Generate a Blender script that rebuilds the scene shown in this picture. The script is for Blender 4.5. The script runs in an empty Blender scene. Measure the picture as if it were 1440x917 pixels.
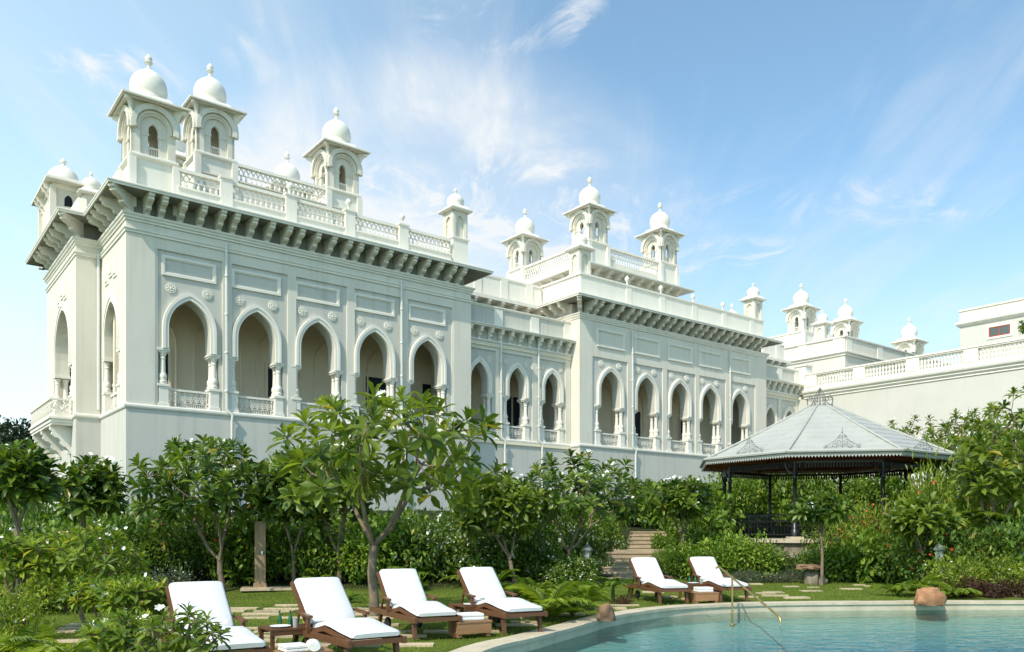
import bpy, math, random
import numpy as np
from math import radians as R, sin, cos, pi, sqrt, atan2, hypot
from mathutils import Vector, Matrix

# ------------------------------------------------------------------ camera, sky, sun, exposure
scene = bpy.context.scene
COL = scene.collection
F_PX, CX_PX, HOR_PX, EYE = 1160.0, 720.0, 748.0, 1.5

cam_d = bpy.data.cameras.new('camera')
cam = bpy.data.objects.new('camera', cam_d)
COL.objects.link(cam)
cam.location = (0, 0, EYE)
cam.rotation_euler = (R(90), 0, 0)
cam_d.sensor_width = 36.0
cam_d.lens = 36.0 * F_PX / 1440.0
cam_d.shift_y = (HOR_PX - 458.5) / 1440.0
cam_d.clip_start = 0.1
cam_d.clip_end = 3000
scene.camera = cam

# direction TO the sun: over the left shoulder of the camera
SUN = Vector((-0.50, -0.79, 0.98)).normalized()
SUN_EL = math.asin(SUN.z)
SUN_AZ = atan2(SUN.x, SUN.y)
sun_d = bpy.data.lights.new('sun', 'SUN')
sun = bpy.data.objects.new('sun', sun_d)
COL.objects.link(sun)
sun.rotation_euler = SUN.to_track_quat('Z', 'Y').to_euler()
sun_d.energy = 3.8
sun_d.angle = R(0.5)
sun_d.color = (1.0, 0.92, 0.79)

scene.view_settings.view_transform = 'Standard'
scene.view_settings.look = 'None'
scene.view_settings.gamma = 1.0
scene.view_settings.use_curve_mapping = False
scene.view_settings.exposure = 0.25
scene.cycles.max_bounces = 7
scene.cycles.diffuse_bounces = 4
scene.cycles.transparent_max_bounces = 10
scene.cycles.caustics_reflective = False
scene.cycles.caustics_refractive = False


def build_world():
    w = bpy.data.worlds.new('World')
    scene.world = w
    w.use_nodes = True
    nt = w.node_tree
    nt.nodes.clear()
    N, L = nt.nodes.new, nt.links.new
    out = N('ShaderNodeOutputWorld')
    bg = N('ShaderNodeBackground')
    bg.inputs['Strength'].default_value = 0.125
    L(bg.outputs[0], out.inputs[0])
    sky = N('ShaderNodeTexSky')
    sky.sky_type = 'NISHITA'
    sky.sun_disc = False
    sky.sun_elevation = SUN_EL
    sky.sun_rotation = SUN_AZ
    sky.altitude = 300
    sky.air_density = 1.0
    sky.dust_density = 0.6
    sky.ozone_density = 1.0
    tc = N('ShaderNodeTexCoord')

    def math_(op, a, b=None, clamp=False):
        n = N('ShaderNodeMath'); n.operation = op; n.use_clamp = clamp
        for i, q in enumerate((a, b)):
            if q is None: continue
            if isinstance(q, (int, float)): n.inputs[i].default_value = q
            else: L(q, n.inputs[i])
        return n.outputs[0]

    def ramp(x, lo, hi):
        n = N('ShaderNodeMapRange'); n.interpolation_type = 'SMOOTHSTEP'
        n.inputs['From Min'].default_value = lo; n.inputs['From Max'].default_value = hi
        L(x, n.inputs['Value'])
        return n.outputs[0]
    sep = N('ShaderNodeSeparateXYZ'); L(tc.outputs['Generated'], sep.inputs[0])
    x, y, z = sep.outputs
    zz = math_('ADD', math_('MAXIMUM', z, 0.0), 0.12)
    px = math_('DIVIDE', x, zz)
    py = math_('DIVIDE', y, zz)
    comb = N('ShaderNodeCombineXYZ'); L(px, comb.inputs[0]); L(py, comb.inputs[1])

    def noise(scale, detail, rough, dist, sx=1, sy=1, rot=0, off=(0, 0, 0)):
        m = N('ShaderNodeMapping'); m.inputs['Scale'].default_value = (sx, sy, 1)
        m.inputs['Rotation'].default_value = (0, 0, rot); m.inputs['Location'].default_value = off
        L(comb.outputs[0], m.inputs[0])
        n = N('ShaderNodeTexNoise'); n.inputs['Scale'].default_value = scale
        n.inputs['Detail'].default_value = detail; n.inputs['Roughness'].default_value = rough
        n.inputs['Distortion'].default_value = dist
        L(m.outputs[0], n.inputs['Vector'])
        return n.outputs['Fac']
    wisps = noise(1.6, 8, .62, .9, 2.6, .5, R(-14), (3.1, 1.7, 0))
    puffs = noise(1.5, 9, .6, .45, 1.0, .8, R(10), (7.35, 2.2, 0))
    ratio = math_('DIVIDE', x, math_('MAXIMUM', y, 0.05))          # azimuth of the view direction
    elev = math_('DIVIDE', z, math_('MAXIMUM', y, 0.05))
    # the bank of cloud stands low in the middle of this part of the sky, thin veils reach right and up
    d1 = math_('ADD', math_('POWER', math_('DIVIDE', math_('ADD', ratio, 0.10), 0.22), 2.0),
               math_('POWER', math_('DIVIDE', math_('SUBTRACT', elev, 0.41), 0.13), 2.0))
    bank = math_('SUBTRACT', 1.0, ramp(d1, 0.1, 2.6))
    left = math_('SUBTRACT', 1.0, ramp(ratio, -0.62, 0.15))
    low = math_('SUBTRACT', 1.0, ramp(elev, 0.05, 0.50))
    a = math_('MULTIPLY', ramp(wisps, 0.42, 0.86), math_('ADD', 0.36, math_('MULTIPLY', bank, .6)))
    right = ramp(ratio, 0.25, 0.7)
    a = math_('MULTIPLY', a, math_('SUBTRACT', 1.0, math_('MULTIPLY', right, .2)))
    b = math_('MULTIPLY', ramp(puffs, 0.42, 0.72), math_('MULTIPLY', bank, 1.0))
    c = None
    fine = noise(5.5, 10, .66, 1.2, 1.0, .6, R(20), (1.3, 5.2, 0))
    for (r0, e0, rw, ew, k) in ((-.513, .543, .075, .032, .95), (-.026, .628, .065, .040, .62), (.072, .632, .028, .035, .8), (-.31, .592, .03, .035, .5), (-.08, .38, .22, .06, .8), (.27, .335, .09, .018, .75), (.42, .40, .13, .022, .5)):
        d2 = math_('ADD', math_('POWER', math_('DIVIDE', math_('SUBTRACT', ratio, r0), rw), 2.0), math_('POWER', math_('DIVIDE', math_('SUBTRACT', elev, e0), ew), 2.0))
        q = math_('MULTIPLY', math_('MULTIPLY', math_('SUBTRACT', 1.0, ramp(d2, 0.0, 3.2)), ramp(fine, .47, .70)), k)
        c = q if c is None else math_('MAXIMUM', c, q)
    veil = math_('ADD', math_('ADD', 0.09, math_('MULTIPLY', left, 0.22)), math_('ADD', math_('MULTIPLY', low, 0.46), math_('MULTIPLY', bank, .30)))
    tot = math_('ADD', math_('ADD', a, b), math_('ADD', c, veil), clamp=True)
    tot = math_('MULTIPLY', tot, 0.93)
    tint = N('ShaderNodeMix'); tint.data_type = 'RGBA'; tint.blend_type = 'MULTIPLY'
    tint.inputs[0].default_value = 1.0
    L(sky.outputs[0], tint.inputs[6]); tint.inputs[7].default_value = (1.20, 1.60, 1.56, 1)
    mix = N('ShaderNodeMix'); mix.data_type = 'RGBA'
    br = N('ShaderNodeMix'); br.data_type = 'RGBA'; br.blend_type = 'MULTIPLY'; br.inputs[0].default_value = 1.0
    gain = N('ShaderNodeCombineColor')
    for i_, g_ in enumerate((.80, .62, .42)): L(math_('ADD', 1.0, math_('MULTIPLY', left, g_)), gain.inputs[i_])
    L(tint.outputs[2], br.inputs[6]); L(gain.outputs[0], br.inputs[7])
    L(tot, mix.inputs[0]); L(br.outputs[2], mix.inputs[6]); mix.inputs[7].default_value = (6.3, 6.5, 6.6, 1)
    L(mix.outputs[2], bg.inputs['Color'])


build_world()

# ------------------------------------------------------------------ helpers
rnd = random.Random(11)


def tag(o, label=None, cat=None, group=None, kind=None):
    if label: o['label'] = label
    if cat: o['category'] = cat
    if group: o['group'] = group
    if kind: o['kind'] = kind
    return o


def empty(name, loc=(0, 0, 0), rz=0.0, parent=None):
    o = bpy.data.objects.new(name, None)
    COL.objects.link(o)
    o.location = loc
    o.rotation_euler = (0, 0, rz)
    o.empty_display_size = 0.2
    if parent: o.parent = parent
    return o


def copy_tree(o, parent=None):
    c = o.copy()
    COL.objects.link(c)
    if parent: c.parent = parent
    for ch in list(o.children): copy_tree(ch, c)
    return c


class MB:
    """collects faces for ONE mesh"""
    def __init__(s): s.v = []; s.f = []

    def add(s, vs, fs):
        n = len(s.v)
        s.v.extend(vs)
        s.f.extend([tuple(i + n for i in f) for f in fs])

    def box(s, x0, x1, y0, y1, z0, z1):
        s.add([(x0, y0, z0), (x1, y0, z0), (x1, y1, z0), (x0, y1, z0), (x0, y0, z1), (x1, y0, z1), (x1, y1, z1), (x0, y1, z1)],
              [(3, 2, 1, 0), (4, 5, 6, 7), (0, 1, 5, 4), (1, 2, 6, 5), (2, 3, 7, 6), (3, 0, 4, 7)])

    def prism(s, pts, fn, d0, d1):
        """2-D outline pts, extruded d0..d1 through fn(p, q, d) -> xyz"""
        n = len(pts)
        s.add([fn(p, q, d0) for p, q in pts] + [fn(p, q, d1) for p, q in pts],
              [tuple(range(n))[::-1], tuple(range(n, 2 * n))] + [(i, (i + 1) % n, n + (i + 1) % n, n + i) for i in range(n)])

    def tube(s, pts, rad, n=6, cap=True):
        pts = [Vector(p) for p in pts]
        if isinstance(rad, (int, float)): rad = [rad] * len(pts)
        vs = []; fs = []
        ref = None
        for i, p in enumerate(pts):
            d = (pts[min(i + 1, len(pts) - 1)] - pts[max(i - 1, 0)])
            if d.length < 1e-9: d = Vector((0, 0, 1))
            d.normalize()
            if ref is None:
                ref = d.orthogonal().normalized()
            else:
                ref = (ref - d * ref.dot(d))
                ref = ref.normalized() if ref.length > 1e-6 else d.orthogonal().normalized()
            b = d.cross(ref)
            for k in range(n):
                a = 2 * pi * k / n
                vs.append(tuple(p + (ref * cos(a) + b * sin(a)) * rad[i]))
        for i in range(len(pts) - 1):
            for k in range(n):
                k2 = (k + 1) % n
                fs.append((i * n + k, i * n + k2, (i + 1) * n + k2, (i + 1) * n + k))
        if cap:
            fs.append(tuple(range(n))[::-1]); fs.append(tuple((len(pts) - 1) * n + k for k in range(n)))
        s.add(vs, fs)

    def lathe(s, prof, c=(0, 0, 0), n=16, sq=False, rot=0.0):
        vs = []; fs = []
        m = len(prof)
        for r, z in prof:
            for k in range(n):
                a = 2 * pi * k / n + rot
                vs.append((c[0] + r * cos(a), c[1] + r * sin(a), c[2] + z))
        for i in range(m - 1):
            for k in range(n):
                k2 = (k + 1) % n
                fs.append((i * n + k, i * n + k2, (i + 1) * n + k2, (i + 1) * n + k))
        fs.append(tuple(range(n))[::-1]); fs.append(tuple((m - 1) * n + k for k in range(n)))
        s.add(vs, fs)

    def sqlathe(s, prof, c=(0, 0, 0)):
        s.lathe([(r * sqrt(2), z) for r, z in prof], c, 4, rot=pi / 4)

    def sweep(s, path, prof, closed=False, side=1):
        """profile (out, z) swept along a plan polyline with mitred corners; out is to the right of travel * side"""
        n = len(path)
        P = [Vector(p) for p in path]
        offs = []
        for i in range(n):
            ds = []
            if i > 0 or closed: ds.append((P[i] - P[i - 1]).normalized())
            if i < n - 1 or closed: ds.append((P[(i + 1) % n] - P[i]).normalized())
            ns = [Vector((d.y, -d.x)) * side for d in ds]
            if len(ns) == 1: offs.append(ns[0])
            else:
                b = (ns[0] + ns[1])
                b.normalize()
                offs.append(b / max(.2, b.dot(ns[0])))
        vs = []; fs = []
        m = len(prof)
        for i in range(n):
            for o, z in prof:
                q = P[i] + offs[i] * o
                vs.append((q.x, q.y, z))
        for i in range(n if closed else n - 1):
            j = (i + 1) % n
            for k in range(m - 1):
                fs.append((i * m + k, j * m + k, j * m + k + 1, i * m + k + 1))
        if not closed:
            fs.append(tuple(range(m))); fs.append(tuple((n - 1) * m + k for k in range(m))[::-1])
        s.add(vs, fs)

    def mesh(s, name, mat, angle=None):
        me = bpy.data.meshes.new(name)
        me.from_pydata(s.v, [], s.f)
        if not isinstance(mat, (list, tuple)): mat = [mat]
        for m in mat: me.materials.append(m)
        me.update()
        if angle:
            me.polygons.foreach_set('use_smooth', [True] * len(me.polygons))
            me.set_sharp_from_angle(angle=R(angle))
        return me

    def build(s, name, mat, parent=None, angle=None, loc=(0, 0, 0), rz=0):
        o = bpy.data.objects.new(name, s.mesh(name, mat, angle))
        COL.objects.link(o)
        if parent: o.parent = parent
        o.location = loc
        o.rotation_euler = (0, 0, rz)
        return o


def place(me, name, parent, loc=(0, 0, 0), rz=0, sc=None):
    o = bpy.data.objects.new(name, me)
    COL.objects.link(o)
    o.parent = parent
    o.location = loc
    o.rotation_euler = (0, 0, rz)
    if sc: o.scale = sc
    return o


# ------------------------------------------------------------------ materials
def new_mat(name):
    m = bpy.data.materials.new(name)
    m.use_nodes = True
    nt = m.node_tree
    return m, nt, nt.nodes['Principled BSDF'], nt.nodes.new, nt.links.new


def mk(name, col, rough=.6, var=.10, scale=2.0, stretch=(1, 1, 1), bump=0.0, bscale=30.0, spec=.4, metal=0.0, col2=None, detail=5, streak=0.0):
    m, nt, p, N, L = new_mat(name)
    p.inputs['Roughness'].default_value = rough
    p.inputs['Specular IOR Level'].default_value = spec
    p.inputs['Metallic'].default_value = metal
    tc = N('ShaderNodeTexCoord')
    mp = N('ShaderNodeMapping'); mp.inputs['Scale'].default_value = stretch
    L(tc.outputs['Object'], mp.inputs[0])
    n = N('ShaderNodeTexNoise'); n.inputs['Scale'].default_value = scale; n.inputs['Detail'].default_value = detail
    n.inputs['Roughness'].default_value = .6
    L(mp.outputs[0], n.inputs['Vector'])
    r = N('ShaderNodeMapRange'); r.inputs['From Min'].default_value = .3; r.inputs['From Max'].default_value = .7
    L(n.outputs['Fac'], r.inputs['Value'])
    mx = N('ShaderNodeMix'); mx.data_type = 'RGBA'
    c2 = col2 or tuple(min(1, c * (1 + var)) for c in col)
    c1 = col if col2 else tuple(c * (1 - var) for c in col)
    mx.inputs[6].default_value = (*c1, 1); mx.inputs[7].default_value = (*c2, 1)
    L(r.outputs[0], mx.inputs[0])
    last = mx.outputs[2]
    if streak:
        mp2 = N('ShaderNodeMapping'); mp2.inputs['Scale'].default_value = (1.6, 1.6, .10)
        L(tc.outputs['Object'], mp2.inputs[0])
        n2 = N('ShaderNodeTexNoise'); n2.inputs['Scale'].default_value = 1.7; n2.inputs['Detail'].default_value = 6
        L(mp2.outputs[0], n2.inputs['Vector'])
        r2 = N('ShaderNodeMapRange'); r2.inputs['From Min'].default_value = .52; r2.inputs['From Max'].default_value = .75
        r2.inputs['To Max'].default_value = streak
        L(n2.outputs['Fac'], r2.inputs['Value'])
        mx2 = N('ShaderNodeMix'); mx2.data_type = 'RGBA'
        L(r2.outputs[0], mx2.inputs[0]); L(last, mx2.inputs[6])
        mx2.inputs[7].default_value = (*[c * .62 for c in col[:2]], col[2] * .55, 1)
        last = mx2.outputs[2]
    L(last, p.inputs['Base Color'])
    if bump:
        nb = N('ShaderNodeTexNoise'); nb.inputs['Scale'].default_value = bscale; nb.inputs['Detail'].default_value = 6
        L(tc.outputs['Object'], nb.inputs['Vector'])
        b = N('ShaderNodeBump'); b.inputs['Strength'].default_value = bump; b.inputs['Distance'].default_value = .02
        L(nb.outputs['Fac'], b.inputs['Height']); L(b.outputs[0], p.inputs['Normal'])
    return m


def leaf_mat(name, dark, light, rough=.42, trans=.28, yellow=None, spec=.35):
    m, nt, p, N, L = new_mat(name)
    at = N('ShaderNodeAttribute'); at.attribute_name = 'tint'
    cr = N('ShaderNodeValToRGB')
    e = cr.color_ramp.elements
    e[0].position = 0.0; e[0].color = (*dark, 1)
    e[1].position = .82; e[1].color = (*light, 1)
    if yellow:
        q = cr.color_ramp.elements.new(.96); q.color = (*yellow, 1)
    L(at.outputs['Fac'], cr.inputs[0])
    L(cr.outputs[0], p.inputs['Base Color'])
    p.inputs['Roughness'].default_value = rough
    p.inputs['Specular IOR Level'].default_value = spec
    tr = N('ShaderNodeBsdfTranslucent')
    hs = N('ShaderNodeMix'); hs.data_type = 'RGBA'; hs.blend_type = 'MULTIPLY'; hs.inputs[0].default_value = 1
    L(cr.outputs[0], hs.inputs[6]); hs.inputs[7].default_value = (1.5, 1.5, .6, 1)
    L(hs.outputs[2], tr.inputs[0])
    ms = N('ShaderNodeMixShader'); ms.inputs[0].default_value = trans
    L(p.outputs[0], ms.inputs[1]); L(tr.outputs[0], ms.inputs[2])
    L(ms.outputs[0], nt.nodes['Material Output'].inputs[0])
    return m


M = dict(
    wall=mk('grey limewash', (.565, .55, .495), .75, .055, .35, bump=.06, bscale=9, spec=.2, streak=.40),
    trim=mk('white painted stucco', (.79, .75, .665), .65, .035, .8, bump=.04, bscale=14, spec=.25, streak=.22),
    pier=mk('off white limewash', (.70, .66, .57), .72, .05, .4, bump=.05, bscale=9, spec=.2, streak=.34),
    inner=mk('cream veranda plaster', (.86, .75, .57), .8, .05, .4, spec=.1),
    dark=mk('dark door', (.006, .007, .014), .5, .2, 3, spec=.3),
    soffit=mk('shade toned soffit', (.27, .265, .23), .8, .18, 1.5, spec=.1),  # shade under the eaves and behind the brackets is painted into this darker colour
    dome=mk('dome whitewash', (.76, .725, .65), .6, .04, 1.2, bump=.03, bscale=18, spec=.25, streak=.10),
    pipe=mk('painted pipe', (.66, .67, .63), .45, .05, 3),
    metalroof=mk('painted sheet roof', (.40, .40, .365), .5, .07, .8, spec=.35, streak=.30),
    iron=mk('black cast iron', (.008, .010, .012), .35, .2, 8, spec=.5),
    greyiron=mk('grey wrought iron', (.15, .165, .16), .5, .15, 8),
    redwood=mk('red stained ceiling boards', (.34, .10, .045), .5, .25, 2, (1, 1, 6)),
    teak=mk('oiled teak', (.135, .060, .028), .42, .28, 5, (1, 12, 12), spec=.4, bump=.1, bscale=40),
    teak_light=mk('pale teak', (.30, .16, .075), .5, .2, 5, (1, 10, 10)),
    canvas=mk('white cushion canvas', (.66, .66, .655), .85, .02, 3, bump=.3, bscale=9, spec=.15),
    towel=mk('white towelling', (.82, .82, .81), .95, .02, 5, bump=.5, bscale=90, spec=.1),
    rubber=mk('black rubber', (.012, .012, .012), .6, .2, 5),
    brass=mk('weathered brass', (.50, .35, .14), .45, .15, 8, metal=1.0),
    coping=mk('sandstone coping', (.52, .45, .33), .75, .16, 2.5, bump=.25, bscale=25, spec=.2),
    paver=mk('buff flagstone', (.50, .40, .27), .8, .22, 1.6, bump=.3, bscale=20, spec=.15),
    tread=mk('sandstone tread', (.38, .305, .205), .8, .18, 2.2, bump=.3, bscale=22, spec=.15),
    rubble=mk('plinth stone', (.24, .20, .15), .85, .35, 3.0, bump=.7, bscale=8, spec=.15),
    boulder=mk('orange boulder', (.50, .26, .13), .8, .35, 2.2, bump=1.0, bscale=16, spec=.2, col2=(.22, .11, .06)),
    rock=mk('brown rock', (.27, .16, .09), .85, .35, 3.5, bump=.9, bscale=9, col2=(.12, .075, .05)),
    timber=mk('grey brown timber', (.30, .205, .125), .7, .25, 3, (8, 8, .6), bump=.3, bscale=20),
    chrome=mk('chrome', (.7, .7, .7), .2, .02, 4, metal=1.0),
    bottle=mk('green glass', (.012, .10, .035), .08, .1, 4, spec=.8),
    glass=mk('frosted lantern glass', (.34, .37, .35), .25, .1, 6),
    bark=mk('frangipani bark', (.20, .155, .11), .85, .35, 6, bump=.5, bscale=30, spec=.15),
    darkbark=mk('dark bark', (.13, .095, .065), .9, .3, 6, bump=.5, bscale=30, spec=.1),
    soil=mk('planting soil', (.045, .03, .018), .95, .3, 4, bump=.5, bscale=12, spec=.1),
    terracotta=mk('terracotta', (.45, .13, .05), .8, .15, 6),
    winframe=mk('red window frame', (.38, .075, .03), .5, .15, 6),
    pane=mk('dusty pane', (.09, .10, .095), .15, .1, 4, spec=.6),
    petal=mk('white petal', (.86, .85, .78), .6, .03, 4),
    redpetal=mk('red petal', (.55, .02, .025), .6, .15, 4),
    coralpetal=mk('coral petal', (.62, .14, .075), .6, .15, 4),
    frangi=leaf_mat('frangipani leaf', (.024, .066, .010), (.185, .275, .034), .36, .34, (.32, .28, .04), .45),
    frangi_warm=leaf_mat('yellow green frangipani leaf', (.042, .090, .012), (.25, .32, .04), .38, .40, (.38, .31, .045), .45),  # lighter, yellower leaf colour than frangi
    shrub=leaf_mat('dark shrub leaf', (.022, .062, .010), (.155, .25, .034), .42, .30, (.26, .27, .04)),
    hedge=leaf_mat('bright hedge leaf', (.045, .11, .012), (.235, .35, .04), .42, .36, (.34, .36, .05)),
    lime=leaf_mat('lime leaf', (.060, .125, .014), (.31, .39, .045), .42, .42, (.42, .37, .06)),
    greygreen=leaf_mat('grey green leaf', (.05, .075, .04), (.14, .17, .10), .55, .2, (.2, .22, .14)),
    burgundy=leaf_mat('burgundy leaf', (.028, .012, .010), (.085, .030, .020), .5, .2, (.16, .10, .03)),
    fartree=leaf_mat('far tree leaf', (.010, .024, .009), (.030, .055, .018), .6, .15, (.05, .08, .03)),
    grass=leaf_mat('grass blade', (.085, .145, .014), (.20, .27, .035), .6, .3, (.30, .31, .07), .2),
)


def boards_mat():
    """sheet roofing with lapped courses"""
    return M['metalroof']


# ------------------------------------------------------------------ terrain
def sstep(t):
    t = max(0., min(1., t))
    return t * t * (3 - 2 * t)


def ground_z(x, y):
    y0 = 20.8 + max(-1.0, min(3.5, .9 * x if x > 0 else .28 * x))
    d = y - y0
    if d <= 0: return 0.0
    return min(2.6, .118 * d * sstep(d / 2.0 + .2))


def at(px, Y):
    """point of the ground at depth Y seen in picture column px"""
    x = (px - CX_PX) / F_PX * Y
    return x, Y, ground_z(x, Y)


def smooth_closed(ctrl, per=14):
    n = len(ctrl); out = []
    for i in range(n):
        p0, p1, p2, p3 = [Vector(ctrl[(i + k - 1) % n]) for k in range(4)]
        for j in range(per):
            t = j / per
            out.append(tuple(.5 * ((2 * p1) + (-p0 + p2) * t + (2 * p0 - 5 * p1 + 4 * p2 - p3) * t * t + (-p0 + 3 * p1 - 3 * p2 + p3) * t ** 3)))
    return out


POOL = smooth_closed([(-.38, 10.3), (.38, 11.75), (1.13, 13.25), (1.92, 14.75), (3.3, 16.3), (5.1, 17.1), (7.5, 17.42), (10.5, 17.55), (14, 17.5),
                      (17.5, 15.5), (18, 10), (15, 5), (8, 2.6), (2.5, 2.4), (-.4, 4.2), (-.9, 7.6)])


def offset_poly(poly, d):
    n = len(poly); out = []
    for i in range(n):
        a = Vector(poly[i - 1]); b = Vector(poly[(i + 1) % n])
        t = (b - a).normalized()
        out.append((poly[i][0] - t.y * d, poly[i][1] + t.x * d))
    return out


def area(poly):
    return sum(poly[i - 1][0] * poly[i][1] - poly[i][0] * poly[i - 1][1] for i in range(len(poly))) / 2


SGN = -1 if area(POOL) > 0 else 1          # +d outward
def pool_off(d): return offset_poly(POOL, SGN * d)
P_OUT = np.array(pool_off(.18))


def inside(poly, x, y):
    c = False; n = len(poly)
    j = n - 1
    for i in range(n):
        xi, yi = poly[i]; xj, yj = poly[j]
        if (yi > y) != (yj > y) and x < (xj - xi) * (y - yi) / (yj - yi) + xi: c = not c
        j = i
    return c


POOL_G = pool_off(.42)


def build_ground():
    xs = list(np.arange(-400, -40, 30)) + list(np.arange(-40, -12, 1.5)) + list(np.arange(-12, 20.01, .3)) + list(np.arange(21, 60, 1.5)) + list(np.arange(60, 401, 30))
    ys = list(np.arange(-100, 0, 20)) + list(np.arange(0, 20, .3)) + list(np.arange(20, 45, .8)) + list(np.arange(45, 100, 5)) + list(np.arange(100, 701, 50))
    b = MB()
    nx, ny = len(xs), len(ys)
    gv = [(x, y, ground_z(x, y)) for y in ys for x in xs]
    fs = []
    for j in range(ny - 1):
        for i in range(nx - 1):
            cx, cy = (xs[i] + xs[i + 1]) / 2, (ys[j] + ys[j + 1]) / 2
            if -2 < cx < 20 and 1 < cy < 19 and inside(P_OUT, cx, cy): continue
            fs.append((j * nx + i, j * nx + i + 1, (j + 1) * nx + i + 1, (j + 1) * nx + i))
    b.add(gv, fs)
    m, nt, p, N, L = new_mat('lawn turf')
    tc = N('ShaderNodeTexCoord')
    n = N('ShaderNodeTexNoise'); n.inputs['Scale'].default_value = 1.1; n.inputs['Detail'].default_value = 8
    L(tc.outputs['Object'], n.inputs['Vector'])
    cr = N('ShaderNodeValToRGB')
    cr.color_ramp.elements[0].position = .3; cr.color_ramp.elements[0].color = (.075, .105, .016, 1)
    cr.color_ramp.elements[1].position = .7; cr.color_ramp.elements[1].color = (.13, .165, .028, 1)
    L(n.outputs['Fac'], cr.inputs[0])
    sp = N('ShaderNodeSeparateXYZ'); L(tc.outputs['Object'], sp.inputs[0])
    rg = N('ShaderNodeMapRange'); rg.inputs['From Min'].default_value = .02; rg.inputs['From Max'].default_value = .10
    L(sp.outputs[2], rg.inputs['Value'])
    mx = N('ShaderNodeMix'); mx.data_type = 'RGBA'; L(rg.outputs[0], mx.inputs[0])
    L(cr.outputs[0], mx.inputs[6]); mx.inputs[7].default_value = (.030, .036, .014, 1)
    L(mx.outputs[2], p.inputs['Base Color'])
    p.inputs['Roughness'].default_value = .95; p.inputs['Specular IOR Level'].default_value = .1
    nb = N('ShaderNodeTexNoise'); nb.inputs['Scale'].default_value = 60; nb.inputs['Detail'].default_value = 4
    L(tc.outputs['Object'], nb.inputs['Vector'])
    bm = N('ShaderNodeBump'); bm.inputs['Strength'].default_value = .7; bm.inputs['Distance'].default_value = .03
    L(nb.outputs['Fac'], bm.inputs['Height']); L(bm.outputs[0], p.inputs['Normal'])
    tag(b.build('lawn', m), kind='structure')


build_ground()


def ring(name, d0, z0, d1, z1, mat, extra=None):
    A = pool_off(d0); B = pool_off(d1)
    n = len(A); b = MB()
    b.add([(*p, z0) for p in A] + [(*p, z1) for p in B], [(i, (i + 1) % n, n + (i + 1) % n, n + i) for i in range(n)])
    return b.build(name, mat)


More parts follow.
